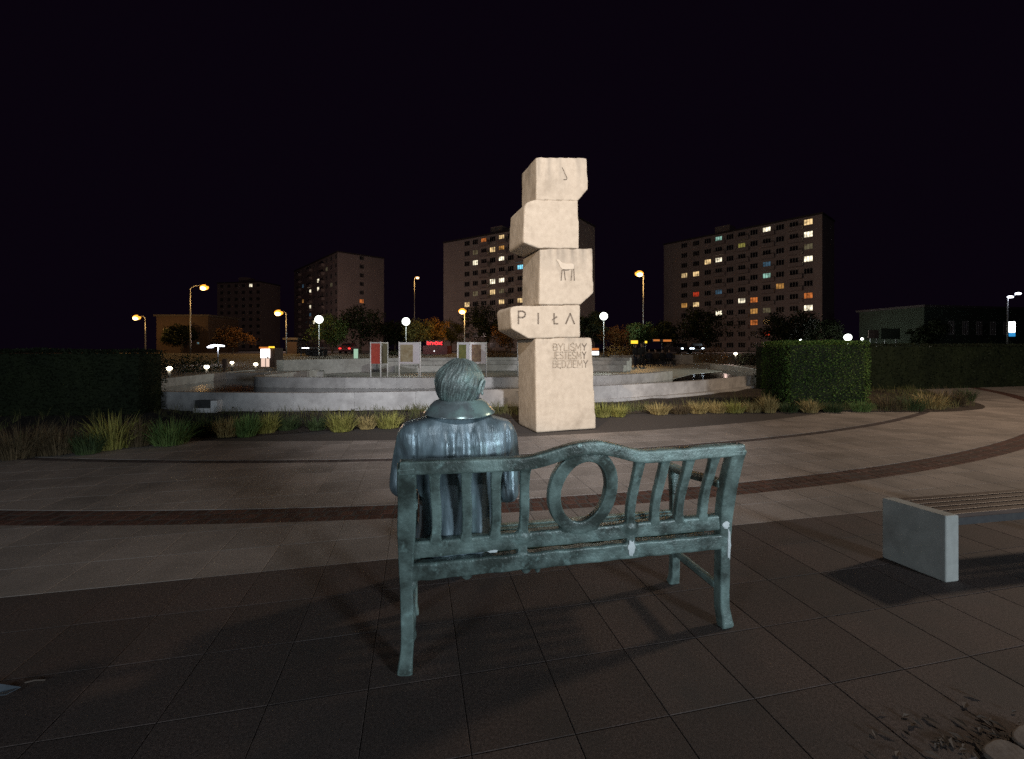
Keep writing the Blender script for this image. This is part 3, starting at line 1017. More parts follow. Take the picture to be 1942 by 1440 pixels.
for u in (0.598, BL - 0.598):
    mb.bar([(u, -0.004, 0.46), (u, -0.004, 0.60)], 0.05, 0.05, (1, 0, 0))
cast(mb, 'seat_apron', amp=0.0014)
for k, u in enumerate((0.165, 0.312, 0.455, 0.598)):
    for uu in (u, BL - u):
        mb = MB()
        s = 1 if uu < BL / 2 else -1
        mb.bar(back_path(uu, 0.60, 1.005, 16, lambda t, s=s: 0.006 * math.sin(t * 5.5) * s), lambda t: 0.048 + 0.022 * max(0, 1 - t / .12) + 0.024 * max(0, (t - .85) / .15), 0.040, (1, 0, 0))
        cast(mb, 'back_slat', voxel=0.0075)
mb = MB()
ring = []
for i in range(48):
    a = 2 * math.pi * i / 48
    w = 0.828 + 0.200 * math.sin(a)
    ring.append((0.902 + 0.152 * math.cos(a), bv(w) + 0.0, w))
mb.bar(ring, 0.05, 0.066, (0, 1, 0), closed=True)
for s in (-1, 1):
    mb.ball((0.902 + s * 0.075, bv(.63), 0.63), (0.04, 0.025, 0.03))
cast(mb, 'back_ring')
for k in range(5):
    mb = MB()
    v = 0.075 + 0.088 * k
    mb.bar([(0.05, v, 0.465), (BL / 2, v, 0.458), (BL - 0.05, v, 0.465)], 0.066, 0.03, (0, 1, 0))
    mb.build('seat_slat', M['patina'], bench)
mb = MB()
mb.bar([(0.05, 0.455, 0.455), (BL - 0.05, 0.455, 0.455)], 0.04, 0.055, (0, 1, 0))
mb.build('front_rail', M['patina'], bench)
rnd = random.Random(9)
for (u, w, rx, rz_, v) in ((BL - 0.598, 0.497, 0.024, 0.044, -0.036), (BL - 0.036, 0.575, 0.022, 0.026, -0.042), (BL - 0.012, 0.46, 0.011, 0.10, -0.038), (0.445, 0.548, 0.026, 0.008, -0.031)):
    mb = MB()                                    # dried splashes, ragged; both patches on the right leg paint its highlight
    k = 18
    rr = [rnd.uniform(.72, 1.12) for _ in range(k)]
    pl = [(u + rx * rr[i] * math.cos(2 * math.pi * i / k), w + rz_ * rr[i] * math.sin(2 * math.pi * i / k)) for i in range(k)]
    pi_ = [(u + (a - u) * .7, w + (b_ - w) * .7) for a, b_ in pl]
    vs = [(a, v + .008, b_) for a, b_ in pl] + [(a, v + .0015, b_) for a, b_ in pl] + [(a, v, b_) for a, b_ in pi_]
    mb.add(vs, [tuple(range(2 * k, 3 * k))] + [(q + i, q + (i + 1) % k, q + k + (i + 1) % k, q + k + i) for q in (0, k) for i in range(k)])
    mb.build('stain_and_glint', M['stain_and_glint'], bench)

# ------------------------------------------------------------------ seated bronze man
statue = thing('seated_statue', (-0.511, 2.109, 0), 'bronze statue of a man in a coat seated at the left of the bench', 'statue', rz=BA)
UC = 0.265


def slab_loft(mb, secs, e=2.7, n=36):
    vs = []
    for (cu, cv, w, hu, hv) in secs:
        for k in range(n):
            a = 2 * math.pi * k / n
            c, s = math.cos(a), math.sin(a)
            vs.append((cu + hu * math.copysign(abs(c) ** (2 / e), c), cv + hv * math.copysign(abs(s) ** (2 / e), s), w))
    m = len(secs)
    fs = [(i * n + k, i * n + (k + 1) % n, (i + 1) * n + (k + 1) % n, (i + 1) * n + k) for i in range(m - 1) for k in range(n)]
    fs += [tuple(range(n - 1, -1, -1)), tuple((m - 1) * n + k for k in range(n))]
    mb.add(vs, fs)


mb = MB()
slab_loft(mb, [(UC, .21, .46, .20, .17), (UC, .20, .54, .215, .175), (UC, .19, .66, .20, .155), (UC, .175, .80, .205, .15), (UC, .165, .90, .235, .155), (UC, .16, .99, .275, .155), (UC, .155, 1.07, .296, .145), (UC - .004, .155, 1.13, .300, .128), (UC - .006, .155, 1.165, .278, .112), (UC, .155, 1.188, .20, .10), (UC, .155, 1.215, .10, .085)], e=3.4)
# arms
mb.capsule((UC - .238, .165, 1.095), .084, (UC - .276, .18, .94), .068)
mb.capsule((UC - .276, .18, .94), .068, (UC - .292, .165, .845), .064)
mb.capsule((UC - .292, .165, .845), .064, (UC - .275, .40, .845), .050)
mb.capsule((UC + .240, .165, 1.07), .080, (UC + .262, .15, .92), .070)
mb.capsule((UC + .262, .15, .92), .070, (UC + .265, .11, .785), .050)
mb.capsule((UC + .265, .12, .785), .054, (UC + .15, .40, .70), .048)
# legs
for s, ku, fu in ((-1, UC - .08, UC + .02), (1, UC + .22, UC + .34)):
    mb.capsule((UC + s * .10, .21, .56), .125, (ku, .60, .575), .088)
    mb.capsule((ku, .60, .565), .085, (fu, .90, .13), .058)
    mb.capsule((fu, .89, .055), .045, (fu + .03, 1.08, .045), .040)
    mb.box((fu - .045, .85, 0.0), (fu + .065, 1.12, .03))
# neck and head, turned to the right
HM = Matrix.Rotation(R(-32), 3, 'Z')
HC = Vector((UC + .010, .165, 1.366))
H = lambda x, y, z: HC + HM @ Vector((x, y, z))
mb.capsule((UC, .155, 1.15), .088, HC + Vector((0, 0, -.05)), .088)
mb.ball(HC + Vector((0, 0, .014)), (.108, .134, .112), M=HM)
mb.ball(H(0, .040, -.055), (.092, .090, .078), M=HM)
mb.ball(H(0, .10, -.105), (.040, .035, .030), M=HM)                       # chin
mb.capsule(H(0, .132, .01), .016, H(0, .150, -.035), .022)                  # nose
mb.capsule(H(-.045, .112, .022), .014, H(.045, .112, .022), .014)           # brow
mb.capsule(H(-.022, .118, -.072), .011, H(.022, .118, -.072), .011)         # mouth
for s in (-1, 1):
    mb.ball(H(s * .036, .108, .002), .015)
# hands: palm, four fingers and a thumb each
def hand(mb, wrist, d, up, side):
    wrist, d, up = Vector(wrist), Vector(d).normalized(), Vector(up).normalized()
    sd = d.cross(up).normalized() * side
    mb.ball(wrist + d * .05, (.045, .055, .026), M=Matrix((sd, d, up)).transposed())
    for k, L in enumerate((.062, .072, .067, .052)):
        b = wrist + d * .088 + sd * (-.033 + .022 * k)
        m1 = b + d * L * .55 - up * .012
        mb.capsule(b - d * .02, .0115, m1, .0105, 8)
        mb.capsule(m1, .0105, m1 + d * L * .25 - up * L * .45, .0090, 8)
    b = wrist + d * .03 - sd * .040
    mb.capsule(b, .0135, b + d * .045 - sd * .022 - up * .008, .0115, 8)
    mb.capsule(b + d * .045 - sd * .022 - up * .008, .0115, b + d * .078 - sd * .012 - up * .02, .0095, 8)


hand(mb, (UC - .28, .43, .83), (.25, 1, -.35), (0, .35, 1), 1)
hand(mb, (UC + .13, .42, .69), (-.6, 1, -.05), (0, .1, 1), -1)
me = remeshed(mb, 0.0095, 5, 0.5)


def drape(p, n):
    w = p.z
    if .44 < w < 1.19 and p.y < .17 and abs(p.x - UC) < .29:        # back of the coat: centre seam, hanging folds
        k = max(0, min(1, (.17 - p.y) / .12)) * max(0, min(1, (1.19 - w) / .10))
        x = p.x - UC - 0.01
        d = 0.009 * math.exp(-(x / .012) ** 2) - 0.012 * math.exp(-((abs(x) - .040) / .020) ** 2) * max(0, min(1, (w - .92) / .12))
        d += 0.011 * math.exp(-((abs(x) - .085) / .022) ** 2)
        d -= 0.016 * math.exp(-((abs(x) - .232 - .03 * max(0, 1.0 - w)) / .009) ** 2) * max(0, min(1, (w - .72) / .1))
        d += noise.noise((p.x * 15, 0, w * 2.2)) * 0.011 * max(.25, min(1, (1.05 - w) / .25))
        return p - Vector((0, d * k, 0))
    if w < 1.18:
        return p + n * noise.noise((p.x * 11, p.y * 11, w * 5)) * 0.008
    return p + n * noise.noise(p * 30) * 0.0012


displace(me, drape)
me.materials.append(M['coat'])
link('body', me, statue, True)
# jacket sleeve seams and the raised rubbed collar
mb = MB()
n, rows = 64, 10
vs, fs = [], []
for i in range(rows + 1):
    t = i / rows
    for k in range(n):
        a = 2 * math.pi * k / n
        ru = .098 + .086 * t ** 1.35 - .012 * max(0, .15 - t) / .15
        rv = .094 + .046 * t ** 1.4 - .012 * max(0, .15 - t) / .15
        s, c = math.sin(a), math.cos(a)
        w = 1.283 - .084 * t - .03 * max(0, s) + .012 * t * c * c
        w += .020 * math.sin(min(1, t * 1.0) * math.pi) - .02 * max(0, .12 - t) / .12
        vs.append((UC + .006 + ru * c, .158 + rv * s - .020 * t * (s < 0) * abs(s), w))
for i in range(rows):
    for k in range(n):
        l = (k + 1) % n
        fs.append((i * n + k, i * n + l, (i + 1) * n + l, (i + 1) * n + k))
mb.add(vs, fs)
o = mb.build('collar', M['polish'], statue, True)
sd = o.modifiers.new('thick', 'SOLIDIFY')
sd.thickness, sd.offset = 0.008, 1.0
bvm = o.modifiers.new('bevel', 'BEVEL')
bvm.width, bvm.segments, bvm.limit_method = 0.003, 2, 'ANGLE'
# hair: combed strands from crown to nape
mb = MB()
n, m = 200, 80
vs, fs = [], []
for i in range(m + 1):
    th = math.pi * (0.02 + 0.76 * i / m)
    for k in range(n):
        ph = 2 * math.pi * k / n
        d = Vector((math.sin(th) * math.cos(ph), math.sin(th) * math.sin(ph), math.cos(th)))
        face = max(0, min(1, (d.y - .28) / .22)) * max(0, min(1, (0.50 - d.z) / .2))
        low = max(0, min(1, (-d.z - .25) / .5))
        sw = ph + .35 * th
        strand = noise.noise((sw * 8, th * 1.1, 0.7)) * .45 + noise.noise((sw * 26, th * 2.6, 4.1)) * .55 + noise.noise((sw * 50, th * 5, 9.1)) * .3
        side = max(0, min(1, (d.y + .16) / .12)) * max(0, min(1, (.10 - d.z) / .14)) * max(0, min(1, (abs(d.x) - .45) / .2))
        lump = noise.noise(d * 2.4) * .006
        r = 1.055 + strand * 0.075 - .20 * face + 0.02 * low - .15 * side
        p = Vector((d.x * .118 * r, d.y * .143 * r, d.z * .114 * r + .010)) + d * lump
        p.z -= .02 * low
        vs.append(HC + HM @ p)
for i in range(m):
    for k in range(n):
        fs.append((i * n + k, (i + 1) * n + k, (i + 1) * n + (k + 1) % n, i * n + (k + 1) % n))
fs.append(tuple(range(n)))
mb.add(vs, fs)
mb.build('hair', M['hair'], statue, True)
for s in (-1, 1):
    mb = MB()
    pts = []
    for i in range(15):
        a = R(-70 + 290 * i / 14)
        pts.append(H(s * (.128 + .012 * math.sin(a)), -.008 + .022 * math.cos(a) * -1, -.012 + .036 * math.sin(a)))
    mb.tube(pts, [.0075] * 15, 8)
    mb.ball(H(s * .121, -.006, -.014), (.006, .017, .028), M=HM)
    mb.ball(H(s * .126, .004, -.046), (.008, .009, .012), M=HM)
    mb.build('ear', M['hair'], statue, True)

# ------------------------------------------------------------------ modern bench at the right
cb = thing('slatted_bench', (2.873, 2.897, 0), 'low modern bench with dark timber slats on pale concrete slab ends, at the right edge', 'bench', rz=R(10.5))
SD = R(0)
for x in (0.0, 1.75):
    mb = MB()
    sk = -0.055
    poly = [(0, 0), (0.11, 0), (0.11 + sk, 0.375), (sk, 0.375)]
    mb.prism([(x + a, b) for a, b in poly], 0.0, 0.443)
    mb.build('slab_end', M['slab'], cb, bevel=0.010, seg=3)
for k in range(5):
    y = 0.035 + 0.068 * k
    sk = -0.055 * y / 0.375
    mb = MB()
    mb.box((0.112 + sk, y, 0.405), (1.748 + sk, y + 0.055, 0.437))
    mb.build('seat_slat', M['timber'], cb, bevel=0.005)
mb = MB()
mb.box((0.112, 0.06, 0.345), (1.74, 0.09, 0.40))
mb.box((0.08, 0.29, 0.345), (1.70, 0.32, 0.40))
mb.build('slat_bearer', M['dark_metal'], cb)
# ------------------------------------------------------------------ ornamental grasses in the bed
def tuft(px, py, hpx, wpx, color, label, n=150, droop=0.5, seed=0):
    g = G(px, py, 0.04)
    k = g.y / F
    h, w = hpx * k, wpx * k
    rnd = random.Random(seed + int(px * 7 + py))
    mb = MB()
    for i in range(n):
        a = rnd.uniform(0, 2 * math.pi)
        b = rnd.uniform(0, 1) ** 0.6
        root = Vector((math.cos(a), math.sin(a), 0)) * (w * 0.30 * math.sqrt(rnd.random()))
        lean = Vector((math.cos(a + rnd.uniform(-.5, .5)), math.sin(a + rnd.uniform(-.5, .5)), 0)) * (w * 0.5 * b)
        L = h * rnd.uniform(0.35, 1.1)
        wd = rnd.uniform(0.0026, 0.0052) * (1 + g.y * 0.03)
        side = Vector((-math.sin(a), math.cos(a), 0))
        if rnd.random() < .5: side = Vector((1, 0, 0))
        pts = []
        for t in (0, .35, .7, 1.0):
            pts.append(root + lean * (t ** 1.5) + Vector((0, 0, L * (t - droop * b * t ** 3 * .75))))
        vs = []
        for t, p in zip((1, .9, .65, .08), pts):
            vs += [p - side * wd * t, p + side * wd * t]
        mb.add(vs, [(2 * q, 2 * q + 1, 2 * q + 3, 2 * q + 2) for q in range(3)])
    o = mb.build('grass_tuft', GRASS[color], loc=(g.x, g.y, 0.01))
    return tag(o, label, 'ornamental grass', 'ornamental grass tufts along the planting bed')


for i, t in enumerate((
    (38, 862, 76, 120, 'brown', 'dim brown ornamental grass clump at the far left edge below the dark hedge'),
    (112, 856, 66, 90, 'brown', 'dim brown grass clump right of the leftmost clump, by the kerb'),
    (168, 856, 50, 60, 'dark', 'low dark green grass clump left of the tall yellowish clump'),
    (215, 846, 74, 92, 'yellow', 'tallest yellow-green grass clump in front of the left hedge'),
    (262, 842, 60, 60, 'brown', 'brownish sparse grass clump right of the tallest yellow-green clump'),
    (325, 839, 58, 84, 'green', 'bright green spiky clump standing alone in front of the left wall end'),
    (392, 822, 42, 60, 'dark', 'dark green grass clump below the service box'),
    (432, 824, 44, 56, 'straw', 'straw coloured grass clump just right of the service box'),
    (468, 824, 52, 50, 'green', 'bright green grass clump in the middle of the left planting'),
    (505, 817, 44, 54, 'yellow', 'yellow-green grass clump right of the bright green middle clump'),
    (545, 812, 36, 54, 'dark', 'dark green grass clump ending the left row of clumps'),
    (602, 812, 30, 44, 'dark', 'small dark plant on bare soil between the two left rows of grass'),
    (648, 814, 42, 62, 'yellow', 'round golden green grass clump left of the statue'),
    (696, 810, 32, 46, 'straw', 'small golden grass clump between the round clump and the statue'),
    (738, 808, 34, 60, 'yellow', 'golden green grass clump beside the left shoulder of the statue'),
    (1142, 788, 32, 42, 'yellow', 'yellow-green grass clump touching the right side of the monument'),
    (1172, 787, 28, 46, 'yellow', 'yellow-green grass clump second to the right of the monument'),
    (1250, 783, 25, 50, 'straw', 'first straw grass clump right of the gap by the plinth ledge'),
    (1288, 782, 22, 52, 'brown', 'brown grass clump second right of the gap by the plinth ledge'),
    (1322, 781, 25, 50, 'straw', 'straw grass clump third right of the gap by the plinth ledge'),
    (1358, 780, 26, 50, 'straw', 'straw grass clump in the middle of the right row'),
    (1392, 780, 25, 50, 'yellow', 'yellowish grass clump right of the middle of the right row'),
    (1426, 779, 23, 46, 'straw', 'straw grass clump before the dark end of the fountain wall'),
    (1458, 780, 40, 38, 'straw', 'taller pale straw grass clump at the foot of the hedge corner'),
    (1495, 779, 24, 46, 'dark', 'dark green low plant at the left foot of the clipped hedge'),
    (1536, 780, 30, 40, 'straw', 'straw grass clump in front of the clipped hedge'),
    (1580, 779, 22, 48, 'dark', 'dark green low plant in front of the clipped hedge'),
    (1632, 778, 24, 44, 'green', 'green low plant at the right foot of the clipped hedge'),
    (1684, 776, 36, 66, 'brown', 'brownish grass clump just right of the clipped hedge'),
    (1728, 776, 38, 66, 'dark', 'dark green grass clump in the right bed'),
    (1766, 774, 40, 60, 'straw', 'straw grass clump in the middle of the right bed'),
    (1802, 768, 42, 60, 'brown', 'brown grass clump near the right end of the bed'),
    (1832, 758, 30, 40, 'dark', 'dark grass clump at the right end of the bed by the curving path'),
)):
    tuft(*t[:6], n=420 if t[2] > 40 else 280, droop=0.55, seed=i)

# low dark ground cover between the clumps
rnd = random.Random(5)
mb = MB()
for i in range(5200):
    f = rnd.uniform(0.30, 1.0) * (len(a2) - 1)
    p = a2[int(f)]
    q = b2[int(f / (len(a2) - 1) * (len(b2) - 1))]
    t = rnd.uniform(0.12, 0.9)
    c = p.lerp(q, t)
    if not (4 < c.y < 22) or noise.noise((c.x * .8, c.y * .8, 9)) < -0.05: continue
    z = rnd.uniform(0.03, 0.13)
    a, s = rnd.uniform(0, 6.28), rnd.uniform(0.02, 0.05)
    d = Vector((math.cos(a), math.sin(a), rnd.uniform(-.3, .8))).normalized()
    e = d.cross(Vector((0, 0, 1))).normalized() * s * 0.5
    b = Vector((c.x, c.y, z))
    mb.add([b - e * .3, b + d * s - e, b + d * s * 2, b + d * s + e], [(0, 1, 2, 3)])
tag(mb.build('ground_cover', LEAF['dark']), kind='stuff')
mb = MB()                                    # loose low grass that fills the bed between the clumps
for i in range(15000):
    f = rnd.uniform(0.22, 1.0) * (len(a2) - 1)
    p, q = a2[int(f)], b2[int(f / (len(a2) - 1) * (len(b2) - 1))]
    d = (q - p)
    c = p + d * min(0.9, (rnd.uniform(0.10, 0.9) ** 1.3) * rnd.uniform(.5, 1.0))
    dens = noise.noise((c.x * 1.1, c.y * 1.1, 2.0))
    if not (4.5 < c.y < 20) or dens < -0.18 or abs(c.x) > 1.25 * c.y: continue
    h = rnd.uniform(.08, .26) * (1 + dens)
    a = rnd.uniform(0, 6.28)
    ln = Vector((math.cos(a), math.sin(a), 0)) * h * rnd.uniform(.1, .7)
    w = rnd.uniform(.003, .006)
    b = Vector((c.x, c.y, .02))
    s = Vector((w, 0, 0))
    mb.add([b - s, b + s, b + ln * .4 + Vector((0, 0, h * .6)) + s * .7, b + ln * .4 + Vector((0, 0, h * .6)) - s * .7, b + ln + Vector((0, 0, h * .9))], [(0, 1, 2, 3), (3, 2, 4)])
tag(mb.build('low_grass', GRASS['mixed']), kind='stuff')


# ------------------------------------------------------------------ hedges
def hedge(name, lo, hi, rz, loc, label, n, m, leaf=0.035, seed=1):
    rnd = random.Random(seed)
    h = thing('clipped_hedge', loc, label, 'hedge', rz=rz)
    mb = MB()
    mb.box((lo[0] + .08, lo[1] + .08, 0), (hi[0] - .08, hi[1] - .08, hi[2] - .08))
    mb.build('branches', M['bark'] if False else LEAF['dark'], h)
    mb = MB()
    dx, dy, dz = hi[0] - lo[0], hi[1] - lo[1], hi[2]
    faces = [(dx * dz, 'f'), (dx * dz * .25, 'b'), (dy * dz, 'l'), (dy * dz, 'r'), (dx * dy, 't')]
    tot = sum(a for a, _ in faces)
    for ar, k in faces:
        for i in range(int(n * ar / tot)):
            a, b = rnd.random(), rnd.random()
            dep = abs(rnd.gauss(0, 0.045))
            if k == 'f': p, nn = Vector((lo[0] + a * dx, lo[1] + dep, b * dz)), Vector((0, -1, 0))
            if k == 'b': p, nn = Vector((lo[0] + a * dx, hi[1] - dep, b * dz)), Vector((0, 1, 0))
            if k == 'l': p, nn = Vector((lo[0] + dep, lo[1] + a * dy, b * dz)), Vector((-1, 0, 0))
            if k == 'r': p, nn = Vector((hi[0] - dep, lo[1] + a * dy, b * dz)), Vector((1, 0, 0))
            if k == 't': p, nn = Vector((lo[0] + a * dx, lo[1] + b * dy, dz - dep)), Vector((0, 0, 1))
            p += nn * (noise.noise((p.x * 1.6, p.y * 1.6, p.z * 1.6)) * 0.06)
            d = (nn + Vector((rnd.uniform(-1, 1), rnd.uniform(-1, 1), rnd.uniform(-.6, 1.0)))).normalized()
            e = d.cross(Vector((rnd.uniform(-1, 1), rnd.uniform(-1, 1), rnd.uniform(-1, 1)))).normalized()
            s = leaf * rnd.uniform(.6, 1.3)
            mb.add([p, p + d * s * .5 + e * s * .35, p + d * s * 1.1, p + d * s * .5 - e * s * .35], [(0, 1, 2, 3)])
    mb.build('foliage', m, h)
    return h


hedge('clipped_hedge', (0, 0), (2.05, 1.25, 1.73), 0, (7.0, 11.05, 0), 'green clipped block hedge, lit from the front, right of the fountain', 17000, LEAF['hedge'], seed=2)
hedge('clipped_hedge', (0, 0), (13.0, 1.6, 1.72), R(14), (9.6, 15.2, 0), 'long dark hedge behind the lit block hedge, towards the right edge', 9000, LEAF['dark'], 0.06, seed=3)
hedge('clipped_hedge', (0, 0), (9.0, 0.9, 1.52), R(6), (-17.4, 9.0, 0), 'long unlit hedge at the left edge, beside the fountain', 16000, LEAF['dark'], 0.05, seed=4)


# ------------------------------------------------------------------ display stands on the plaza
def stand(pxs, pnl, label):
    Y = 19.4
    base = P(pxs[1][0], 0, Y)
    s = thing('display_stand', (base.x, Y, 0.20), label, 'display stand', 'white display stands on the fountain plaza')
    O = Vector((base.x, Y, 0.2))
    pos = []
    for px, dy in pxs:
        y = Y + dy
        p = Vector(((px - HX) * y / F, y, 0)) - Vector((O.x, O.y, 0))
        pos.append(p)
        mb = MB()
        mb.tube([p, p + Vector((0, 0, 1.66))], 0.030, 10)
        mb.build('post', M['white_metal'], s, True)
    for a, b, bg, pic, x0, x1 in pnl:
        A, B = pos[a], pos[b]
        d = (B - A).normalized()
        nrm = Vector((d.y, -d.x, 0))
        if nrm.y > 0: nrm = -nrm
        L = (B - A).length
        fr = Matrix((d, nrm, Vector((0, 0, 1)))).transposed().to_4x4()
        fr.translation = A
        mb = MB()
        mb.box((0.032, -0.012, 0.70), (L - 0.032, 0.012, 1.60), fr)
        board = mb.build('panel', bg, s)
        if pic:
            mb = MB()
            mb.box((L * x0, 0.013, 0.78), (L * x1, 0.018, 1.54), fr)
            mb.build('poster', pic, board)
        mb = MB()
        mb.box((0.032, -0.02, 1.60), (L - 0.032, 0.02, 1.64), fr)
        mb.build('top_rail', M['white_metal'], s)


stand(((703, 0), (722, -0.25), (735, 0.55)), ((0, 1, M['poster_red'], None, 0, 0), (1, 2, M['poster_dark'], None, 0, 0)), 'display stand with a plain red poster panel, leftmost of the white stands')
stand(((757, 0), (797, -0.2), (794, 0.7)), ((0, 1, M['board_white'], M['poster_beige'], .06, .66),), 'display stand with a large faded beige picture, second from the left')
stand(((868, 0), (891, -0.30), (922, 0.05)), ((0, 1, M['board_white'], M['poster_green'], .10, .72), (1, 2, M['board_white'], M['poster_brown'], .10, .68)), 'display stand with a green and a brown picture, above the head of the statue')
stand(((982, 0), (1008, 0.1), (1000, 0.8)), ((0, 1, M['board_white'], M['poster_dark'], .2, .8),), 'display stand mostly hidden behind the monument')


# ------------------------------------------------------------------ trees
def tree(px, Y, top_px, w_px, leafs, label, seed, low=0.22, n=2600, leaf=0.26):
    rnd = random.Random(seed)
    z0 = gz(0, Y)
    x = (px - HX) * Y / F
    top = EYE - (top_px - HY) * Y / F - z0
    rad = w_px / 2 * Y / F
    t = thing('tree', (x, Y, z0), label, 'tree', 'trees in front of the apartment blocks')
    mb = MB()
    hz = top * 0.62
    lx = rnd.uniform(-.3, .3)
    mb.tube([(0, 0, -.2), (lx * .3, 0, hz * .3), (lx * .7, .1, hz * .7), (lx, 0, hz)], [top * .028, top * .022, top * .015, top * .007], 8)
    for i in range(9):
        a = i * 2.4 + rnd.random()
        b = hz * rnd.uniform(.35, .85)
        mb.tube([(lx * b / hz, 0, b), (math.cos(a) * rad * .4, math.sin(a) * rad * .4, b + top * .12), (math.cos(a) * rad * .72, math.sin(a) * rad * .72, b + top * rnd.uniform(.14, .3))], [top * .010, top * .006, top * .002], 6)
    mb.build('trunk', M['bark'], t, True)
    cl = []
    for i in range(34):
        a, u = rnd.uniform(0, 6.28), rnd.uniform(-1, 1)
        rr = rnd.uniform(.35, .92)
        q = math.sqrt(1 - u * u)
        c = Vector((math.cos(a) * q * rad * rr, math.sin(a) * q * rad * rr, top * (low + 1) / 2 + u * top * (1 - low) / 2 * rr))
        cl.append((c, rad * rnd.uniform(.20, .36)))
    mb = MB()
    for i in range(n):
        c, r = rnd.choice(cl)
        d = Vector((rnd.gauss(0, 1), rnd.gauss(0, 1), rnd.gauss(0, .8))).normalized()
        p = c + d * r * rnd.uniform(.55, 1.05)
        if p.z < top * low * .6: continue
        s = leaf * rnd.uniform(.6, 1.3)
        u = Vector((rnd.uniform(-1, 1), rnd.uniform(-1, 1), rnd.uniform(-1, .4))).normalized()
        v = u.cross(d).normalized()
        mb.add([p, p + u * s * .5 + v * s * .3, p + u * s, p + u * s * .5 - v * s * .3], [(0, 1, 2, 3)])
    mb.build('crown', leafs, t)


for i, a in enumerate((
    (630, 62, 598, 100, LEAF['green'], 'green tree crown lit by the left white globe lamp'),
    (684, 66, 582, 110, LEAF['dark'], 'broad dark tree in front of the second apartment block'),
    (748, 72, 606, 90, LEAF['dark'], 'dark tree between the two left white globe lamps'),
    (792, 60, 604, 66, LEAF['olive'], 'olive green tree just right of the second globe lamp'),
    (826, 63, 602, 62, LEAF['autumn'], 'orange autumn tree above the red lit sign'),
    (856, 74, 604, 60, LEAF['olive'], 'olive tree left of the street lamp by the middle block'),
    (922, 70, 574, 100, LEAF['dark'], 'tall dark tree in front of the middle apartment block'),
    (968, 62, 612, 70, LEAF['rust'], 'rust brown tree half hidden by the monument'),
    (1118, 60, 590, 80, LEAF['dark'], 'dark tree just right of the monument behind the globe lamp'),
    (1180, 58, 622, 90, LEAF['rust'], 'low rust orange tree left of the standing people'),
    (1216, 54, 606, 66, LEAF['green'], 'green leafy tree above the yellow sign'),
    (1262, 60, 608, 60, LEAF['dark'], 'dark tree below the left end of the right apartment block'),
    (1332, 62, 588, 110, LEAF['dark'], 'wide dark tree in front of the right apartment block'),
    (1500, 58, 592, 120, LEAF['dark'], 'wide dark tree above the clipped hedge'),
    (1562, 66, 604, 70, LEAF['dark'], 'dark tree at the right end of the right apartment block'),
    (442, 58, 620, 74, LEAF['rust'], 'round brown tree beside the white canopy lamp at the left'),
    (345, 70, 612, 60, LEAF['dark'], 'dark tree in front of the low pinkish house'),
    (1760, 56, 606, 60, LEAF['dark'], 'dark tree at the left end of the low green building'),
)):
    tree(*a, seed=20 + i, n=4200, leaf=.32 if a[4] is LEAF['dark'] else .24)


def bush(px, Y, top_px, w_px, m, label, seed, n=900, leaf=0.16):
    rnd = random.Random(seed)
    z0 = gz(0, Y)
    x = (px - HX) * Y / F
    h, w = EYE - (top_px - HY) * Y / F - z0, w_px / 2 * Y / F
    b = thing('bush', (x, Y, z0), label, 'bush', 'bushes beyond the fountain')
    mb, st = MB(), MB()
    for i in range(8):
        a = i * .8
        st.tube([(0, 0, -.1), (math.cos(a) * w * .3, math.sin(a) * w * .2, h * .4), (math.cos(a) * w * .7, math.sin(a) * w * .4, h * .8)], [.04, .03, .01], 6)
    st.build('stem', M['bark'], b)
    for i in range(n):
        a, u = rnd.uniform(0, 6.28), rnd.random()
        d = Vector((math.cos(a) * math.sqrt(1 - u * u), math.sin(a) * math.sqrt(1 - u * u) * .7, u))
        r = rnd.uniform(.6, 1.0) * (1 + .25 * noise.noise(d * 3 + Vector((seed, 0, 0))))
        p = Vector((d.x * w * r, d.y * w * r, d.z * h * r))
        s = leaf * rnd.uniform(.6, 1.3)
        q = Vector((rnd.uniform(-1, 1), rnd.uniform(-1, 1), rnd.uniform(-1, 1))).normalized()
        v = q.cross(d).normalized()
        mb.add([p, p + q * s * .5 + v * s * .3, p + q * s, p + q * s * .5 - v * s * .3], [(0, 1, 2, 3)])
    mb.build('foliage', m, b)


for i, a in enumerate((
    (1168, 52, 652, 60, LEAF['autumn'], 'orange lit bush between the globe lamp and the standing people'),
    (1196, 54, 655, 30, LEAF['rust'], 'small rust bush just left of the standing people'),
    (1352, 46, 652, 70, LEAF['rust'], 'dull brown bush right of the car headlights'),
    (940, 52, 662, 70, LEAF['rust'], 'brown bush behind the third display stand'),
    (758, 54, 664, 50, LEAF['dark'], 'dark bush behind the first two display stands'),
    (1425, 44, 664, 60, LEAF['dark'], 'dark low bush by the right bollard light'),
    (360, 30, 672, 140, LEAF['dark'], 'wide dark bush behind the left bollard lights'),
    (1880, 34, 640, 130, LEAF['dark'], 'wide dark bush below the low green building'),
)):
    bush(*a, seed=60 + i)


# ------------------------------------------------------------------ apartment blocks
WIN = {}
def window_mesh(w, h):
    key = (w, h)
    if key not in WIN:
        fr = MB()
        t = 0.09
        fr.box((-w / 2, -0.04, -h / 2), (w / 2, 0.06, -h / 2 + t))
        fr.box((-w / 2, -0.04, h / 2 - t), (w / 2, 0.06, h / 2))
        for x in (-w / 2, -w / 6 - t / 2, w / 6 - t / 2, w / 2 - t):
            fr.box((x, -0.035, -h / 2 + t), (x + t, 0.055, h / 2 - t))
        pn = MB()
        pn.box((-w / 2 + .03, 0.0, -h / 2 + .03), (w / 2 - .03, 0.02, h / 2 - .03))
        WIN[key] = (fr.mesh('window', M['frame']), pn.mesh('pane', M['glass_dark']))
    return WIN[key]


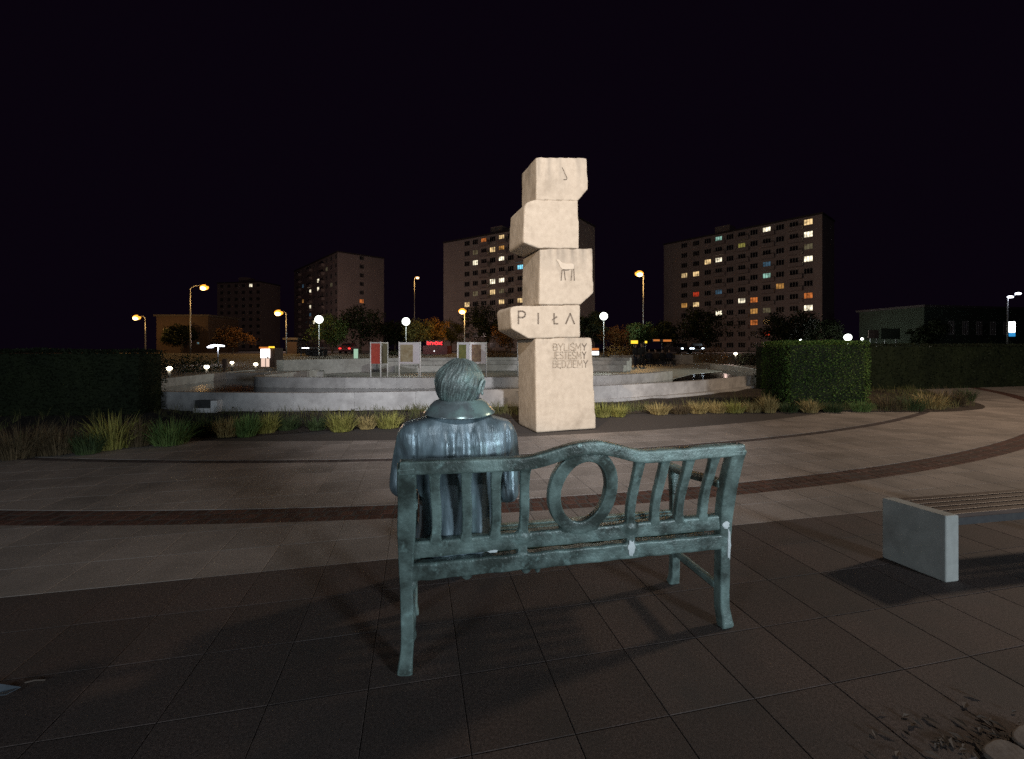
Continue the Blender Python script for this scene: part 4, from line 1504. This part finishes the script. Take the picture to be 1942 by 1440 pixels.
def add_window(b, fr, w, h, gm):
    fm, pm_ = window_mesh(w, h)
    o = link('window', fm, b)
    o.matrix_local = fr
    p = link('pane', pm_, o)
    if gm is not None:
        p.material_slots[0].link = 'OBJECT'
        p.material_slots[0].material = gm


def block(name, A, B, depth, z0, H, storeys, cols, blank, lit, label, wall, w=1.9, h=1.45, balc=(), wz=0.95, extra=()):
    """a slab block whose long front runs from A to B; lit = [(px, py, glass)]"""
    A, B = Vector(A), Vector(B)
    d = (B - A).normalized()
    nrm = Vector((d.y, -d.x))                    # outward, toward the eye
    if nrm.dot(-A) < 0: nrm = -nrm
    L = (B - A).length
    b = thing('apartment_block', (A.x, A.y, z0), label, 'apartment block', 'apartment blocks behind the plaza', rz=math.atan2(d.y, d.x))
    mb = MB()
    mb.box((0, 0, -2), (L, depth, H))
    mb.build('wall', wall, b)
    mb = MB()
    mb.box((-0.15, -0.15, H), (L + .15, depth + .15, H + .45))
    mb.build('roof', M['roof'], b)
    mb = MB()
    mb.box((L * .35, depth * .3, H + .45), (L * .35 + 4, depth * .7, H + 3.0))
    mb.build('roof_hut', wall, b)
    sh = H / storeys
    mb = MB()
    for j in range(1, storeys):
        mb.box((0.0, -0.035, j * sh - .06), (L, 0.0, j * sh + .06))
    n = len(cols)
    mb.build('floor_band', M['facade_dark'], b)
    cell = {}
    for (px, py, g) in lit:
        k = (px - HX) / F
        t = (k * A.y - A.x) / (d.x - k * d.y)
        Y = A.y + d.y * t
        z = EYE - (py - HY) * Y / F - z0
        ci = min(range(n), key=lambda i: abs(cols[i] - t))
        ri = max(0, min(storeys - 1, int(z / sh)))
        cell[(ci, ri)] = g
    for i, u in enumerate(cols):
        for j in range(storeys):
            fr = Matrix.Translation((u, -0.03, j * sh + wz + h / 2))
            g = cell.get((i, j))
            add_window(b, fr, w, h, E[g] if g else None)
        if i in balc:
            for j in range(storeys):
                mb = None
                o = link('balcony', balc_mesh(w), b, loc=(u + .25 * w, -0.04, j * sh + .05))
    for (u, z, ww, hh, g) in extra:              # windows in the end wall
        fr = Matrix.Translation((L + 0.03, u, z)) @ Matrix.Rotation(R(90), 4, 'Z')
        add_window(b, fr, ww, hh, E[g] if g else None)
    return b


BAL = {}
def balc_mesh(w):
    if w not in BAL:
        mb = MB()
        mb.box((-w * .8, -1.0, 0), (w * .8, 0.0, .12))
        mb.box((-w * .8, -1.0, .12), (w * .8, -.94, .98))
        mb.box((-w * .8, -.94, .12), (-w * .8 + .06, 0.0, .98))
        mb.box((w * .8 - .06, -.94, .12), (w * .8, 0.0, .98))
        BAL[w] = mb.mesh('balcony', M['facade_dark'])
    return BAL[w]


ZB = 0.9
block('middle', (-20.5, 131), (16.2, 106), 9.5, ZB, 32.2, 11, [9.2 + 3.05 * i for i in range(12)], 0, (
    (916, 451, 'win_orange'), (900, 476, 'win_dim'), (926, 470, 'win_warm'), (952, 463, 'win_amber'), (957, 438, 'win_olive'), (960, 460, 'win_warm'), (956, 484, 'win_white'),
    (900, 499, 'win_white'), (987, 501, 'win_cyan'), (927, 533, 'win_white'), (947, 530, 'win_white'), (928, 556, 'win_warm'), (901, 561, 'win_dim'), (958, 548, 'win_dim'),
    (893, 581, 'win_warm'), (958, 573, 'win_warm'), (989, 567, 'win_warm')),
    'long apartment block with warm and blue lit windows, behind the monument', M['facade'], balc=(2, 4, 6, 8, 10))
block('left', (-88.6, 178), (-56.6, 142), 16, ZB, 32.0, 11, [3 + 4.4 * i for i in range(11)], 0, (
    (618, 519, 'win_dim'), (605, 537, 'win_white'), (578, 545, 'win_blue'), (591, 557, 'win_white'), (604, 553, 'win_white'), (633, 546, 'win_dim'), (572, 569, 'win_amber'), (592, 590, 'win_white'), (586, 606, 'win_blue'), (598, 606, 'win_white')),
    'apartment block seen corner on, left of the middle, with few lit windows', M['facade_dark'], balc=(1, 4, 7), w=2.0,
    extra=[(3.0 + 5.0 * i, 2.2 + 2.9 * j, 1.5, 1.4, 'win_orange' if (i, j) == (1, 5) else None) for i in (1,) for j in range(11)])
block('right', (46.5, 134), (73.0, 103), 10, ZB, 32.4, 11, [6.6, 10.2] + [13.6 + 3.05 * i for i in range(9)], 0, (
    (1362, 457, 'win_teal'), (1444, 441, 'win_warm'), (1451, 439, 'win_white'), (1403, 470, 'win_olive'), (1524, 426, 'win_warm'), (1526, 448, 'win_white'), (1539, 446, 'win_cyan'), (1551, 443, 'win_white'),
    (1346, 500, 'win_warm'), (1358, 498, 'win_white'), (1305, 528, 'win_warm'), (1328, 524, 'win_warm'), (1538, 491, 'win_white'), (1445, 505, 'win_blue'), (1445, 527, 'win_teal'),
    (1492, 541, 'win_amber'), (1540, 558, 'win_orange'), (1540, 580, 'win_warm'), (1549, 579, 'win_white'), (1328, 562, 'win_red'), (1328, 581, 'win_warm'), (1305, 583, 'win_amber'),
    (1360, 559, 'win_blue'), (1400, 572, 'win_white'), (1360, 596, 'win_white'), (1428, 570, 'win_orange'), (1428, 590, 'win_amber'), (1447, 588, 'win_dim'), (1428, 611, 'win_orange'), (1444, 631, 'win_red'), (1538, 469, 'win_dim')),
    'long apartment block with many coloured lit windows, at the right', M['facade_dark'], balc=(3, 5, 7, 9))
block('far_left', (-128, 190), (-107, 186), 12, ZB, 29.0, 10, [2.4 + 3.6 * i for i in range(6)], 0, ((472, 540, 'win_white'), (454, 605, 'win_cyan')),
      'dim apartment block far left with two single lit windows', M['facade_dark'], w=1.6)


def house(A, B, depth, z0, H, label, wall, wins, name='house', cat='house'):
    A, B = Vector(A), Vector(B)
    d = (B - A).normalized()
    L = (B - A).length
    b = thing(name, (A.x, A.y, z0), label, cat, rz=math.atan2(d.y, d.x))
    mb = MB()
    mb.box((0, 0, -1), (L, depth, H))
    mb.build('wall', wall, b)
    mb = MB()
    mb.box((-0.3, -0.3, H), (L + .3, depth + .3, H + .3))
    mb.build('roof', M['roof'], b)
    for (u, z, w, h, g) in wins:
        add_window(b, Matrix.Translation((u, -0.03, z)), w, h, E[g] if g else None)
    return b


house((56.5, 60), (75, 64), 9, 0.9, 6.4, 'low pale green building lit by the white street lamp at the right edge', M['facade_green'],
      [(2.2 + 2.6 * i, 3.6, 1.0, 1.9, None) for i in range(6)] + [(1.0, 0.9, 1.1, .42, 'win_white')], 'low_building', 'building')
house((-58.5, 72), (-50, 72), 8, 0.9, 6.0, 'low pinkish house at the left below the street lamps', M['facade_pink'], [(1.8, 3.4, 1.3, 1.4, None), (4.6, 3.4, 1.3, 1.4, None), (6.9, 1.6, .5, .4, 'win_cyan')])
house((-31.5, 61), (-30.0, 61), 3, 0.9, 1.9, 'small orange lit hut beside the street lamp pole, left of the fountain', M['facade_pink'], [], 'hut', 'hut')


# ------------------------------------------------------------------ lamps
def street_lamp(px, py, pole_px, Y, label, kind='sodium', r=0.55):
    z0 = gz(0, Y)
    h = P(px, py, Y)
    xp = (pole_px - HX) * Y / F
    s = thing('street_lamp', (xp, Y, z0), label, 'street lamp', 'tall street lamps beyond the fountain')
    hz, dx = h.z - z0, h.x - xp
    mb = MB()
    mb.tube([(0, 0, 0), (0, 0, 1.0), (0, 0, hz * .6), (0, 0, hz - .5)], [.11, .09, .07, .05], 10)
    mb.build('pole', M['steel'], s, True)
    mb = MB()
    sg = 1 if dx >= 0 else -1
    mb.tube([(0, 0, hz - .5), (0.02 * sg, 0, hz - .1), (abs(dx) * .35 * sg, 0, hz + .22), (dx - .3 * sg, 0, hz + .25)], [.05, .045, .04, .035], 8)
    mb.build('arm', M['steel'], s, True)
    mb = MB()
    mb.ball((dx, 0, hz + .17), (r * 1.1, r * .6, .16))
    hd = mb.build('lamp_head', M['dark_metal'], s, True)
    mb = MB()
    mb.ball((dx, -.05, hz - .02), (r, r * .75, r * .68))
    mb.build('bowl', E[kind], hd, True)  # oversized orange bowl imitates the halo round the lamp
    mb = MB()
    mb.ball((dx, -r * .50, hz - r * .30), (r * .70, r * .46, r * .52))
    mb.build('bulb', E['sodium_core'], hd, True)
    ll = lamp('lamp_light', 'POINT', (dx, -r * 1.15, hz - r), 1000 if kind == 'sodium' else 400, (1.0, 0.55, 0.17), 0.15)
    ll.parent = s


street_lamp(260, 602, 276, 66, 'leftmost orange street lamp, its arm pointing left')
street_lamp(388, 545, 361, 60, 'orange street lamp with a tall curved pole, second from the left')
street_lamp(529, 593, 543, 58, 'bright orange street lamp beside the small hut, third from the left')
street_lamp(877, 590, 881, 60, 'orange street lamp in front of the middle apartment block')
street_lamp(1212, 519, 1220, 56, 'bright orange street lamp standing between the monument and the right block')
street_lamp(792, 527, 786, 80, 'tall street lamp with a small pale light, above the second globe lamp', 'sodium_pale', .30)


def globe_lamp(px, py, Y, label, r=0.44):
    z0 = gz(0, Y)
    h = P(px, py, Y)
    s = thing('globe_lamp', (h.x, Y, z0), label, 'park lamp', 'white globe park lamps')
    hz = h.z - z0
    mb = MB()
    mb.tube([(0, 0, 0), (0, 0, .8), (0, 0, .82), (0, 0, hz - r)], [.075, .07, .045, .04], 10)
    mb.build('pole', M['steel'], s, True)
    mb = MB()
    mb.tube([(0, 0, hz - r - .12), (0, 0, hz - r + .02)], [.06, .11], 12)
    mb.build('collar', M['steel'], s, True)
    mb = MB()
    mb.ball((0, 0, hz), r, 20, 12)
    mb.build('globe', E['globe'], s, True)


globe_lamp(605, 606, 50, 'white globe lamp on a thin pole above the left back wall')
globe_lamp(770, 610, 50, 'white globe lamp behind the second display stand')
globe_lamp(1145, 600, 50, 'white globe lamp on a thin pole right of the monument')
globe_lamp(1608, 640, 58, 'white globe lamp just above the clipped hedge at the right')
globe_lamp(1519, 646, 62, 'small white globe lamp above the left part of the clipped hedge', .2)
globe_lamp(1635, 643, 64, 'small white globe lamp above the right corner of the clipped hedge', .18)


def bollard(px, py, Y, label, z=None, r=0.13):
    z0 = gz(0, Y) if z is None else z
    h = P(px, py, Y)
    s = thing('bollard_light', (h.x, Y, z0), label, 'bollard light', 'low bollard lights along the path')
    hz = h.z - z0
    mb = MB()
    mb.tube([(0, 0, 0), (0, 0, hz - .12)], .06, 12)
    mb.build('post', M['dark_metal'], s, True)
    mb = MB()
    mb.ball((0, 0, hz), (r, r, r * .8))
    mb.build('lens', E['bollard'], s, True)
    mb = MB()
    mb.tube([(0, 0, hz + r * .7), (0, 0, hz + r * .7 + .05)], [r * .9, r * .5], 12)
    mb.build('cap', M['dark_metal'], s, True)


bollard(321, 699, 20.5, 'leftmost low bollard light in front of the dark left hedge', 0.0, .12)
bollard(392, 696, 22.5, 'low bollard light second from the left', 0.0, .12)
bollard(440, 688, 30, 'low bollard light right of the pale pillar sign at the left', 0.0, .12)
bollard(485, 691, 26, 'low bollard light beside the lit kiosk', 0.2, .12)
bollard(565, 685, 31, 'low bollard light at the left end of the seating steps', 0.2, .12)
bollard(1395, 671, 44, 'single low bollard light right of the fountain', None, .17)


def led_lamp():
    Y = 50
    z0 = gz(0, Y)
    x = (1911 - HX) * Y / F
    s = thing('led_street_lamp', (x, Y, z0), 'modern white street lamp with two heads and a lit sign, at the right edge', 'street lamp')
    hz = P(0, 566, Y).z - z0
    mb = MB()
    mb.tube([(0, 0, 0), (0, 0, hz)], [.10, .06], 10)
    mb.tube([(-.1, 0, hz - .05), (1.3, 0, hz + .6)], .035, 8)
    mb.build('pole', M['steel'], s, True)
    for a in (0.25, 1.15):
        mb = MB()
        mb.ball((a, -.05, hz + .05 + a * .42), (.34, .16, .13))
        mb.build('lamp_head', E['led'], s, True)
    mb = MB()
    mb.box((.10, -.1, 3.45 - 1.0 + .55), (.80, .1, 4.25))
    mb.build('lit_sign', E['sign_white'], s, bevel=.05)
    mb = MB()
    mb.box((.10, -.1, 2.55), (.80, .1, 2.95))
    mb.build('blue_sign', E['sign_blue'], s, bevel=.04)


led_lamp()
c = P(409, 657, 44)                            # winged canopy lamp at the left
cl = thing('canopy_lamp', (c.x, 44, gz(0, 44)), 'bright white wing shaped canopy lamp on a mast at the left', 'lamp')
mb = MB()
hz = c.z - gz(0, 44)
mb.tube([(0.25, 0, 0), (0.25, 0, hz)], [.07, .05], 10)
mb.build('mast', M['steel'], cl, True)
mb = MB()
mb.bar([(-.62, 0, hz - .10), (-.30, 0, hz + .06), (.12, 0, hz + .10), (.5, 0, hz + .06), (.66, 0, hz + .03)], .7, .13, (0, 1, 0))
mb.build('wing', E['led'], cl, True)


# ------------------------------------------------------------------ signs, kiosk, shelter, far fittings
def pillar_sign(px, top, bot, Y, label):
    b = P(px, bot, Y)
    z0 = min(b.z, gz(0, Y) + .3)
    s = thing('pillar_sign', (b.x, Y, z0), label, 'pillar sign', 'pale pillar signs')
    h = P(px, top, Y).z - z0
    w = 8 * Y / F / 2
    mb = MB()
    mb.box((-w * .5, -w * .4, 0), (w * .5, w * .4, h * .45))
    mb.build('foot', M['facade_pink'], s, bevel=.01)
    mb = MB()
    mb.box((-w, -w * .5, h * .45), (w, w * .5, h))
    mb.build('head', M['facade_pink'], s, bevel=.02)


pillar_sign(426, 681, 710, 27, 'pale pinkish pillar sign between the left bollard lights')
pillar_sign(1449, 661, 692, 34, 'pale pinkish pillar sign left of the clipped hedge')

Y = 33                                         # lit kiosk at the left
k = P(507, 700, Y)
ks = thing('kiosk', (k.x, Y, 0.15), 'small brightly lit kiosk with a red roof edge at the left', 'kiosk')
pw = lambda n: n * Y / F
mb = MB()
mb.box((pw(-13), 0, 0), (pw(14), 1.2, pw(37)))
mb.build('wall', M['facade_pink'], ks)
mb = MB()
mb.box((pw(-12), -.06, pw(18)), (pw(5), -.01, pw(35)))
mb.build('window', E['kiosk'], ks)
mb = MB()
mb.box((pw(-11), -.06, pw(1.5)), (pw(4), -.01, pw(17)))
mb.build('lower_pane', E['kiosk_low'], ks)
mb = MB()
mb.box((pw(-13), -.10, pw(17)), (pw(5.5), -.062, pw(18)))
mb.box((pw(-2.5), -.10, pw(1)), (pw(-1.7), -.062, pw(21)))
mb.box((pw(0.6), -.10, pw(17)), (pw(3.8), -.062, pw(21)))
mb.build('glazing_bar', M['dark_metal'], ks)
mb = MB()
mb.box((pw(-12), -.25, pw(36)), (pw(5), -.02, pw(39)))
mb.build('red_fascia', E['sign_orange'], ks)
mb = MB()
mb.box((pw(6), -.25, pw(37)), (pw(14), -.02, pw(40)))
mb.build('orange_fascia', E['sign_yellow'], ks)

Y = 52                                         # shelter
k = P(586, 690, Y)
sh = thing('bus_shelter', (k.x, Y, gz(0, Y)), 'dark glazed bus shelter with a white lit roof edge at the left', 'bus shelter')
z1 = P(0, 661, Y).z - gz(0, Y)
mb = MB()
for x in (-1.0, 1.6):
    mb.box((x, 0, 0), (x + .08, .08, z1))
mb.box((-1.0, 1.2, 0), (1.68, 1.24, z1 - .1))
mb.build('frame', M['dark_metal'], sh)
mb = MB()
mb.box((-1.2, -.2, z1), (1.9, 1.4, z1 + .10))
mb.build('roof', M['dark_metal'], sh)
mb = MB()
mb.box((-.75, -.24, z1 + .0), (.1, -.20, z1 + .09))
mb.build('lit_edge', E['sign_white'], sh)

Y = 55                                         # red lit shop
k = P(826, 680, Y)
rs = thing('red_shop', (k.x, Y, gz(0, Y)), 'dark maroon shop front with a glowing red lettered sign, left of the statue head', 'shop')
pw = lambda n: n * Y / F
zt = P(0, 656, Y).z - gz(0, Y)
mb = MB()
mb.box((pw(-24), 0, 0), (pw(22), 4, zt))
mb.build('wall', M['car_red'], rs)
mb = MB()
mb.box((pw(-18), -.05, zt), (pw(14), .25, zt + pw(10)))
mb.build('sign_board', M['car_red'], rs)
rnd = random.Random(12)
x = -16.0
while x < 11:
    w = rnd.uniform(2.2, 3.4)
    mb = MB()
    y0, y1 = rnd.uniform(1.0, 2.4), rnd.uniform(6.0, 8.5)
    mb.box((pw(x), -.10, zt + pw(y0)), (pw(x + .9), -.06, zt + pw(y1)))
    mb.box((pw(x + .9), -.10, zt + pw(y1 - 1.6)), (pw(x + w), -.06, zt + pw(y1)))
    if rnd.random() < .6: mb.box((pw(x + .9), -.10, zt + pw(y0)), (pw(x + w), -.06, zt + pw(y0 + 1.4)))
    mb.build('letter', E['sign_red'], rs)
    x += w + .7
mb = MB()
mb.box((pw(-3), -.04, zt - pw(11)), (pw(-2), -.01, zt - pw(9)))
mb.build('small_light', E['sign_white'], rs)

Y = 47                                         # lit signs
def lit_sign(px, py, w, h, parts, label, name='lit_sign', post=True):
    c = P(px, py, Y)
    s = thing(name, (c.x, Y, gz(0, Y)), label, 'sign')
    z = c.z - gz(0, Y)
    W, Hh = w * Y / F / 2, h * Y / F / 2
    if post:
        mb = MB()
        mb.tube([(0, 0.06, 0), (0, 0.06, z)], .05, 8)
        mb.build('post', M['dark_metal'], s, True)
    mb = MB()
    mb.box((-W - .04, 0, z - Hh - .04), (W + .04, .12, z + Hh + .04))
    mb.build('case', M['dark_metal'], s)
    for (x0, z0_, x1, z1_, g) in parts:
        mb = MB()
        mb.box((-W + x0 * 2 * W, -.03, z - Hh + z0_ * 2 * Hh), (-W + x1 * 2 * W, -.005, z - Hh + z1_ * 2 * Hh))
        mb.build('lit_face', E[g], s)


lit_sign(1203, 649, 13, 6, ((0, 0, 1, 1, 'sign_yellow'),), 'small yellow lit sign above the two standing people')
lit_sign(1225, 649, 4, 4, ((0, 0, 1, 1, 'sign_yellow'),), 'tiny yellow lit sign right of the larger yellow sign')
lit_sign(1129, 667, 13, 13, ((0, 0, 1, .55, 'sign_white'), (0, .68, 1, 1, 'sign_orange')), 'white and orange lit sign peeping out right of the monument')
lit_sign(675, 671, 8, 18, ((0, 0, 1, 1, 'sign_green'),), 'greenish white lit advertising panel left of the red display stand', 'advertising_panel', False)
lit_sign(1256, 646, 34, 4, ((0, .2, .35, 1, 'sign_orange'), (.55, 0, 1, .9, 'sign_orange')), 'long dim orange lit awning behind the group of people', 'lit_awning')


def car(px, py, label, lights, rz, paint):
    Y = 60
    c = P(px, py, Y)
    z0 = gz(0, Y)
    s = thing('parked_car', (c.x, Y, z0), label, 'car', 'cars on the road beyond the fountain', rz=rz)
    mb = MB()
    secs = [(-2.1, .45, .62), (-1.9, .30, .92), (-1.1, .28, .98), (-.7, .28, 1.42), (.6, .28, 1.46), (1.3, .28, .98), (1.95, .32, .85), (2.1, .42, .62)]
    vs = []
    for x, a, b in secs:
        t = .62 if b > 1.2 else .82
        vs += [(-.85, x, a), (.85, x, a), (.85, x, min(b, .95)), (t, x, b), (-t, x, b), (-.85, x, min(b, .95))]
    fs = [(i * 6 + k_, i * 6 + (k_ + 1) % 6, i * 6 + 6 + (k_ + 1) % 6, i * 6 + 6 + k_) for i in range(len(secs) - 1) for k_ in range(6)]
    fs += [(5, 4, 3, 2, 1, 0), tuple((len(secs) - 1) * 6 + k_ for k_ in range(6))]
    mb.add(vs, fs)
    mb.build('body', paint, s, bevel=.04)
    for x in (-.8, .8):
        for y in (-1.3, 1.3):
            mb = MB()
            mb.tube([(x - .1, y, .31), (x + .1, y, .31)], .31, 14)
            mb.build('wheel', M['tyre'], s)
    for x in (-.6, .6):
        mb = MB()
        mb.ball((x, -2.06, .70), (.17, .06, .10))
        mb.build('headlight' if lights == 'head' else 'tail_light', E[lights], s, True)
    mb = MB()
    mb.box((-.6, -1.02, 1.0), (.6, -.74, 1.36))
    mb.build('windscreen', M['glass_dark'], s)


car(1287, 666, 'dark car with bright white headlights beyond the fountain, left of the two', 'head', R(8), M['car_dark'])
car(1322, 664, 'dark car with bluish headlights further right beyond the fountain', 'head', R(-20), M['car_dark'])
car(662, 664, 'dark car with red tail lights behind the left back wall', 'tail', R(5), M['car_red'])


def billboard(px, py, w, h, Y, m, label):
    c = P(px, py, Y)
    s = thing('road_sign', (c.x, Y, gz(0, Y)), label, 'road sign', 'unlit road signs above the right hedge')
    z = c.z - gz(0, Y)
    W, Hh = w * Y / F / 2, h * Y / F / 2
    mb = MB()
    mb.tube([(-W * .6, .06, 0), (-W * .6, .06, z)], .05, 8)
    mb.tube([(W * .6, .06, 0), (W * .6, .06, z)], .05, 8)
    mb.build('post', M['steel'], s, True)
    mb = MB()
    mb.box((-W, 0, z - Hh), (W, .05, z + Hh))
    mb.build('board', m, s, bevel=.01)


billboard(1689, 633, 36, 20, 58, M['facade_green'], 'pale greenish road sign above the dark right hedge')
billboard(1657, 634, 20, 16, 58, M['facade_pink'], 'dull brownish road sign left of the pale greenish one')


# ------------------------------------------------------------------ people
def person(px, py_feet, Y, z0, hgt, label, rz, coat, trousers, seated=False, stride=0.0, seed=0, bag=False):
    x = (px - HX) * Y / F
    p = thing('person', (x, Y, z0), label, 'person', 'people on the plaza beyond the fountain', rz)
    k = hgt / 1.75
    hip, knee = (.92, .48) if not seated else (.48, .48)
    b = MB()
    V = lambda *q: Vector(q) * k
    off = 0.0 if not seated else .0
    dz = 0 if not seated else -.44
    kn, ft = [], []
    for s in (-1, 1):
        if seated:
            K, A = V(s * .12, -.42, .48), V(s * .13, -.44, .08)
        else:
            K, A = V(s * .10, -.02 + s * stride * .4, .50), V(s * .11, .02 + s * stride, .08)
        Hh = V(s * .09, 0, .90 + dz)
        b.capsule(Hh, .085 * k, K, .062 * k, 10)
        b.capsule(K, .060 * k, A, .042 * k, 10)
        b.capsule(A + V(0, .03, -.04), .040 * k, A + V(0, -.15, -.045), .034 * k, 10)
        kn.append((Hh, K, A))
    z = dz
    slab = [(0, 0, .84 + z, .16, .11), (0, 0, .98 + z, .155, .105), (0, 0, 1.15 + z, .17, .115), (0, 0, 1.33 + z, .19, .115), (0, 0, 1.43 + z, .15, .09), (0, 0, 1.49 + z, .07, .06)]
    slab_loft(b, [tuple(q * k for q in t) for t in slab], 2.4, 20)
    b.capsule(V(0, 0, 1.45 + z), .055 * k, V(0, -.01, 1.56 + z), .052 * k, 10)
    b.ball(V(0, -.02, 1.64 + z), (.075 * k, .095 * k, .115 * k))
    b.ball(V(0, -.115, 1.62 + z), (.016 * k, .02 * k, .025 * k))
    arms = []
    for s in (-1, 1):
        S, El = V(s * .21, 0, 1.38 + z), V(s * .26, .03, 1.10 + z)
        Hd = V(s * .22, -.16, .90 + z) if not seated else V(s * .12, -.32, .98 + z)
        b.capsule(S, .055 * k, El, .045 * k, 10)
        b.capsule(El, .044 * k, Hd, .034 * k, 10)
        d = (Hd - El).normalized()
        b.ball(Hd + d * .05 * k, (.035 * k, .03 * k, .045 * k))
        for f in range(4):
            q = Hd + d * .08 * k + Vector((.0, (-.024 + .016 * f) * k, 0))
            b.capsule(q, .009 * k, q + d * .06 * k, .007 * k, 6)
        q = Hd + d * .04 * k + Vector((0, -.035 * k, 0))
        b.capsule(q, .011 * k, q + d * .05 * k + Vector((0, -.015 * k, 0)), .009 * k, 6)
        arms.append((S, El, Hd))
    me = remeshed(b, .016 * k, 4)
    me.materials.append(M['skin'])
    link('body', me, p, True)
    c = MB()
    slab_loft(c, [tuple(q * k for q in t) for t in ((0, 0, .76 + z, .185, .14), (0, 0, .98 + z, .18, .13), (0, 0, 1.15 + z, .195, .14), (0, 0, 1.34 + z, .215, .14), (0, 0, 1.45 + z, .16, .11), (0, 0, 1.50 + z, .085, .08))], 2.4, 20)
    for S, El, Hd in arms:
        c.capsule(S, .072 * k, El, .060 * k, 10)
        c.capsule(El, .058 * k, El.lerp(Hd, .92), .046 * k, 10)
    me = remeshed(c, .02 * k, 4)
    me.materials.append(coat)
    link('coat', me, p, True)
    c = MB()
    for Hh, K, A in kn:
        c.capsule(Hh, .105 * k, K, .078 * k, 10)
        c.capsule(K, .076 * k, A, .058 * k, 10)
    c.ball(V(0, 0, .90 + z), (.175 * k, .13 * k, .12 * k))
    me = remeshed(c, .02 * k, 4)
    me.materials.append(trousers)
    link('trousers', me, p, True)
    c = MB()
    c.ball(V(0, .012, 1.672 + z), (.086 * k, .100 * k, .100 * k))
    o = c.build('hair', M['hair_dark'], p, True)
    for v in o.data.vertices:
        if v.co.y < -.04 * k and v.co.z < (1.70 + z) * k: v.co.y = -.04 * k
    return p


person(1205, 697, 33.0, .20, 1.68, 'person in a dark coat standing left of the pair beyond the fountain', R(35), M['cloth_black'], M['cloth_navy'], stride=.05)
person(1217, 695, 33.6, .20, 1.76, 'taller person in a dark jacket standing right of the pair beyond the fountain', R(-50), M['cloth_black'], M['cloth_black'], stride=.10)
Y = 36.2                                        # bench for the seated group
bx = (1252 - HX) * Y / F
pb = thing('park_bench', (bx, Y, .20), 'long dark bench with a seated group of people beyond the fountain', 'bench', rz=R(6))
mb = MB()
mb.box((-1.5, -.05, .40), (1.5, .36, .46))
mb.build('seat', M['dark_metal'], pb)
mb = MB()
mb.box((-1.5, .38, .55), (1.5, .43, .88))
mb.build('backrest', M['dark_metal'], pb)
for x in (-1.3, 1.3):
    mb = MB()
    mb.box((x - .04, 0, 0), (x + .04, .38, .40))
    mb.box((x - .04, .37, .40), (x + .04, .375, .55))
    mb.build('leg', M['dark_metal'], pb)
for i, (px, lb, ct) in enumerate(((1231, 'seated person in dark clothes at the left end of the long bench', 'cloth_navy'), (1243, 'seated person in brown on the long bench, second from the left', 'cloth_brown'),
                                  (1256, 'seated person in black on the long bench, third from the left', 'cloth_black'), (1269, 'seated person in navy at the right end of the long bench', 'cloth_navy'))):
    dx = (px - 1252) * Y / F
    person(px, 0, Y + .15 + dx * math.tan(R(6)), .20, 1.72, lb, R((8, -10, 14, -6)[i]), M[ct], M['cloth_black'], seated=True)

# ------------------------------------------------------------------ litter
g = G(2, 1316)
mb = MB()
mb.add([(-.05, -.02, .002), (.05, -.025, .012), (.055, .03, .004), (-.05, .035, .015)], [(0, 1, 2, 3)])
o = mb.build('paper_scrap', M['paper'], loc=(g.x, g.y, .002))
so = o.modifiers.new('t', 'SOLIDIFY')
so.thickness = .002
tag(o, 'small bluish white scrap of paper on the dark pavers at the left edge', 'litter')
g = G(66, 1294)
mb = MB()
mb.bar([(-.035, -.01, .006), (0, .002, .008), (.04, .008, .005)], .006, .004, (0, 0, 1))
tag(mb.build('twig', M['leaf_dead'], loc=(g.x, g.y, 0)), 'short dry twig lying near the paper scrap at the left edge', 'litter')
rnd = random.Random(44)
mb = MB()
for i in range(80):
    px, py = 1942 - abs(rnd.gauss(0, 120)), 1440 - abs(rnd.gauss(0, 42))
    if px < 1640: continue
    g = G(px, py)
    a, s = rnd.uniform(0, 6.28), rnd.uniform(.012, .034)
    u = Vector((math.cos(a), math.sin(a), rnd.uniform(-.1, .25)))
    v = Vector((-math.sin(a), math.cos(a), rnd.uniform(-.15, .15)))
    b = g + Vector((0, 0, .008))
    mb.add([b - u * s, b + v * s * .4 + Vector((0, 0, .004)), b + u * s, b - v * s * .4 + Vector((0, 0, .003))], [(0, 1, 2, 3)])
tag(mb.build('fallen_leaves', M['leaf_dead']), kind='stuff')
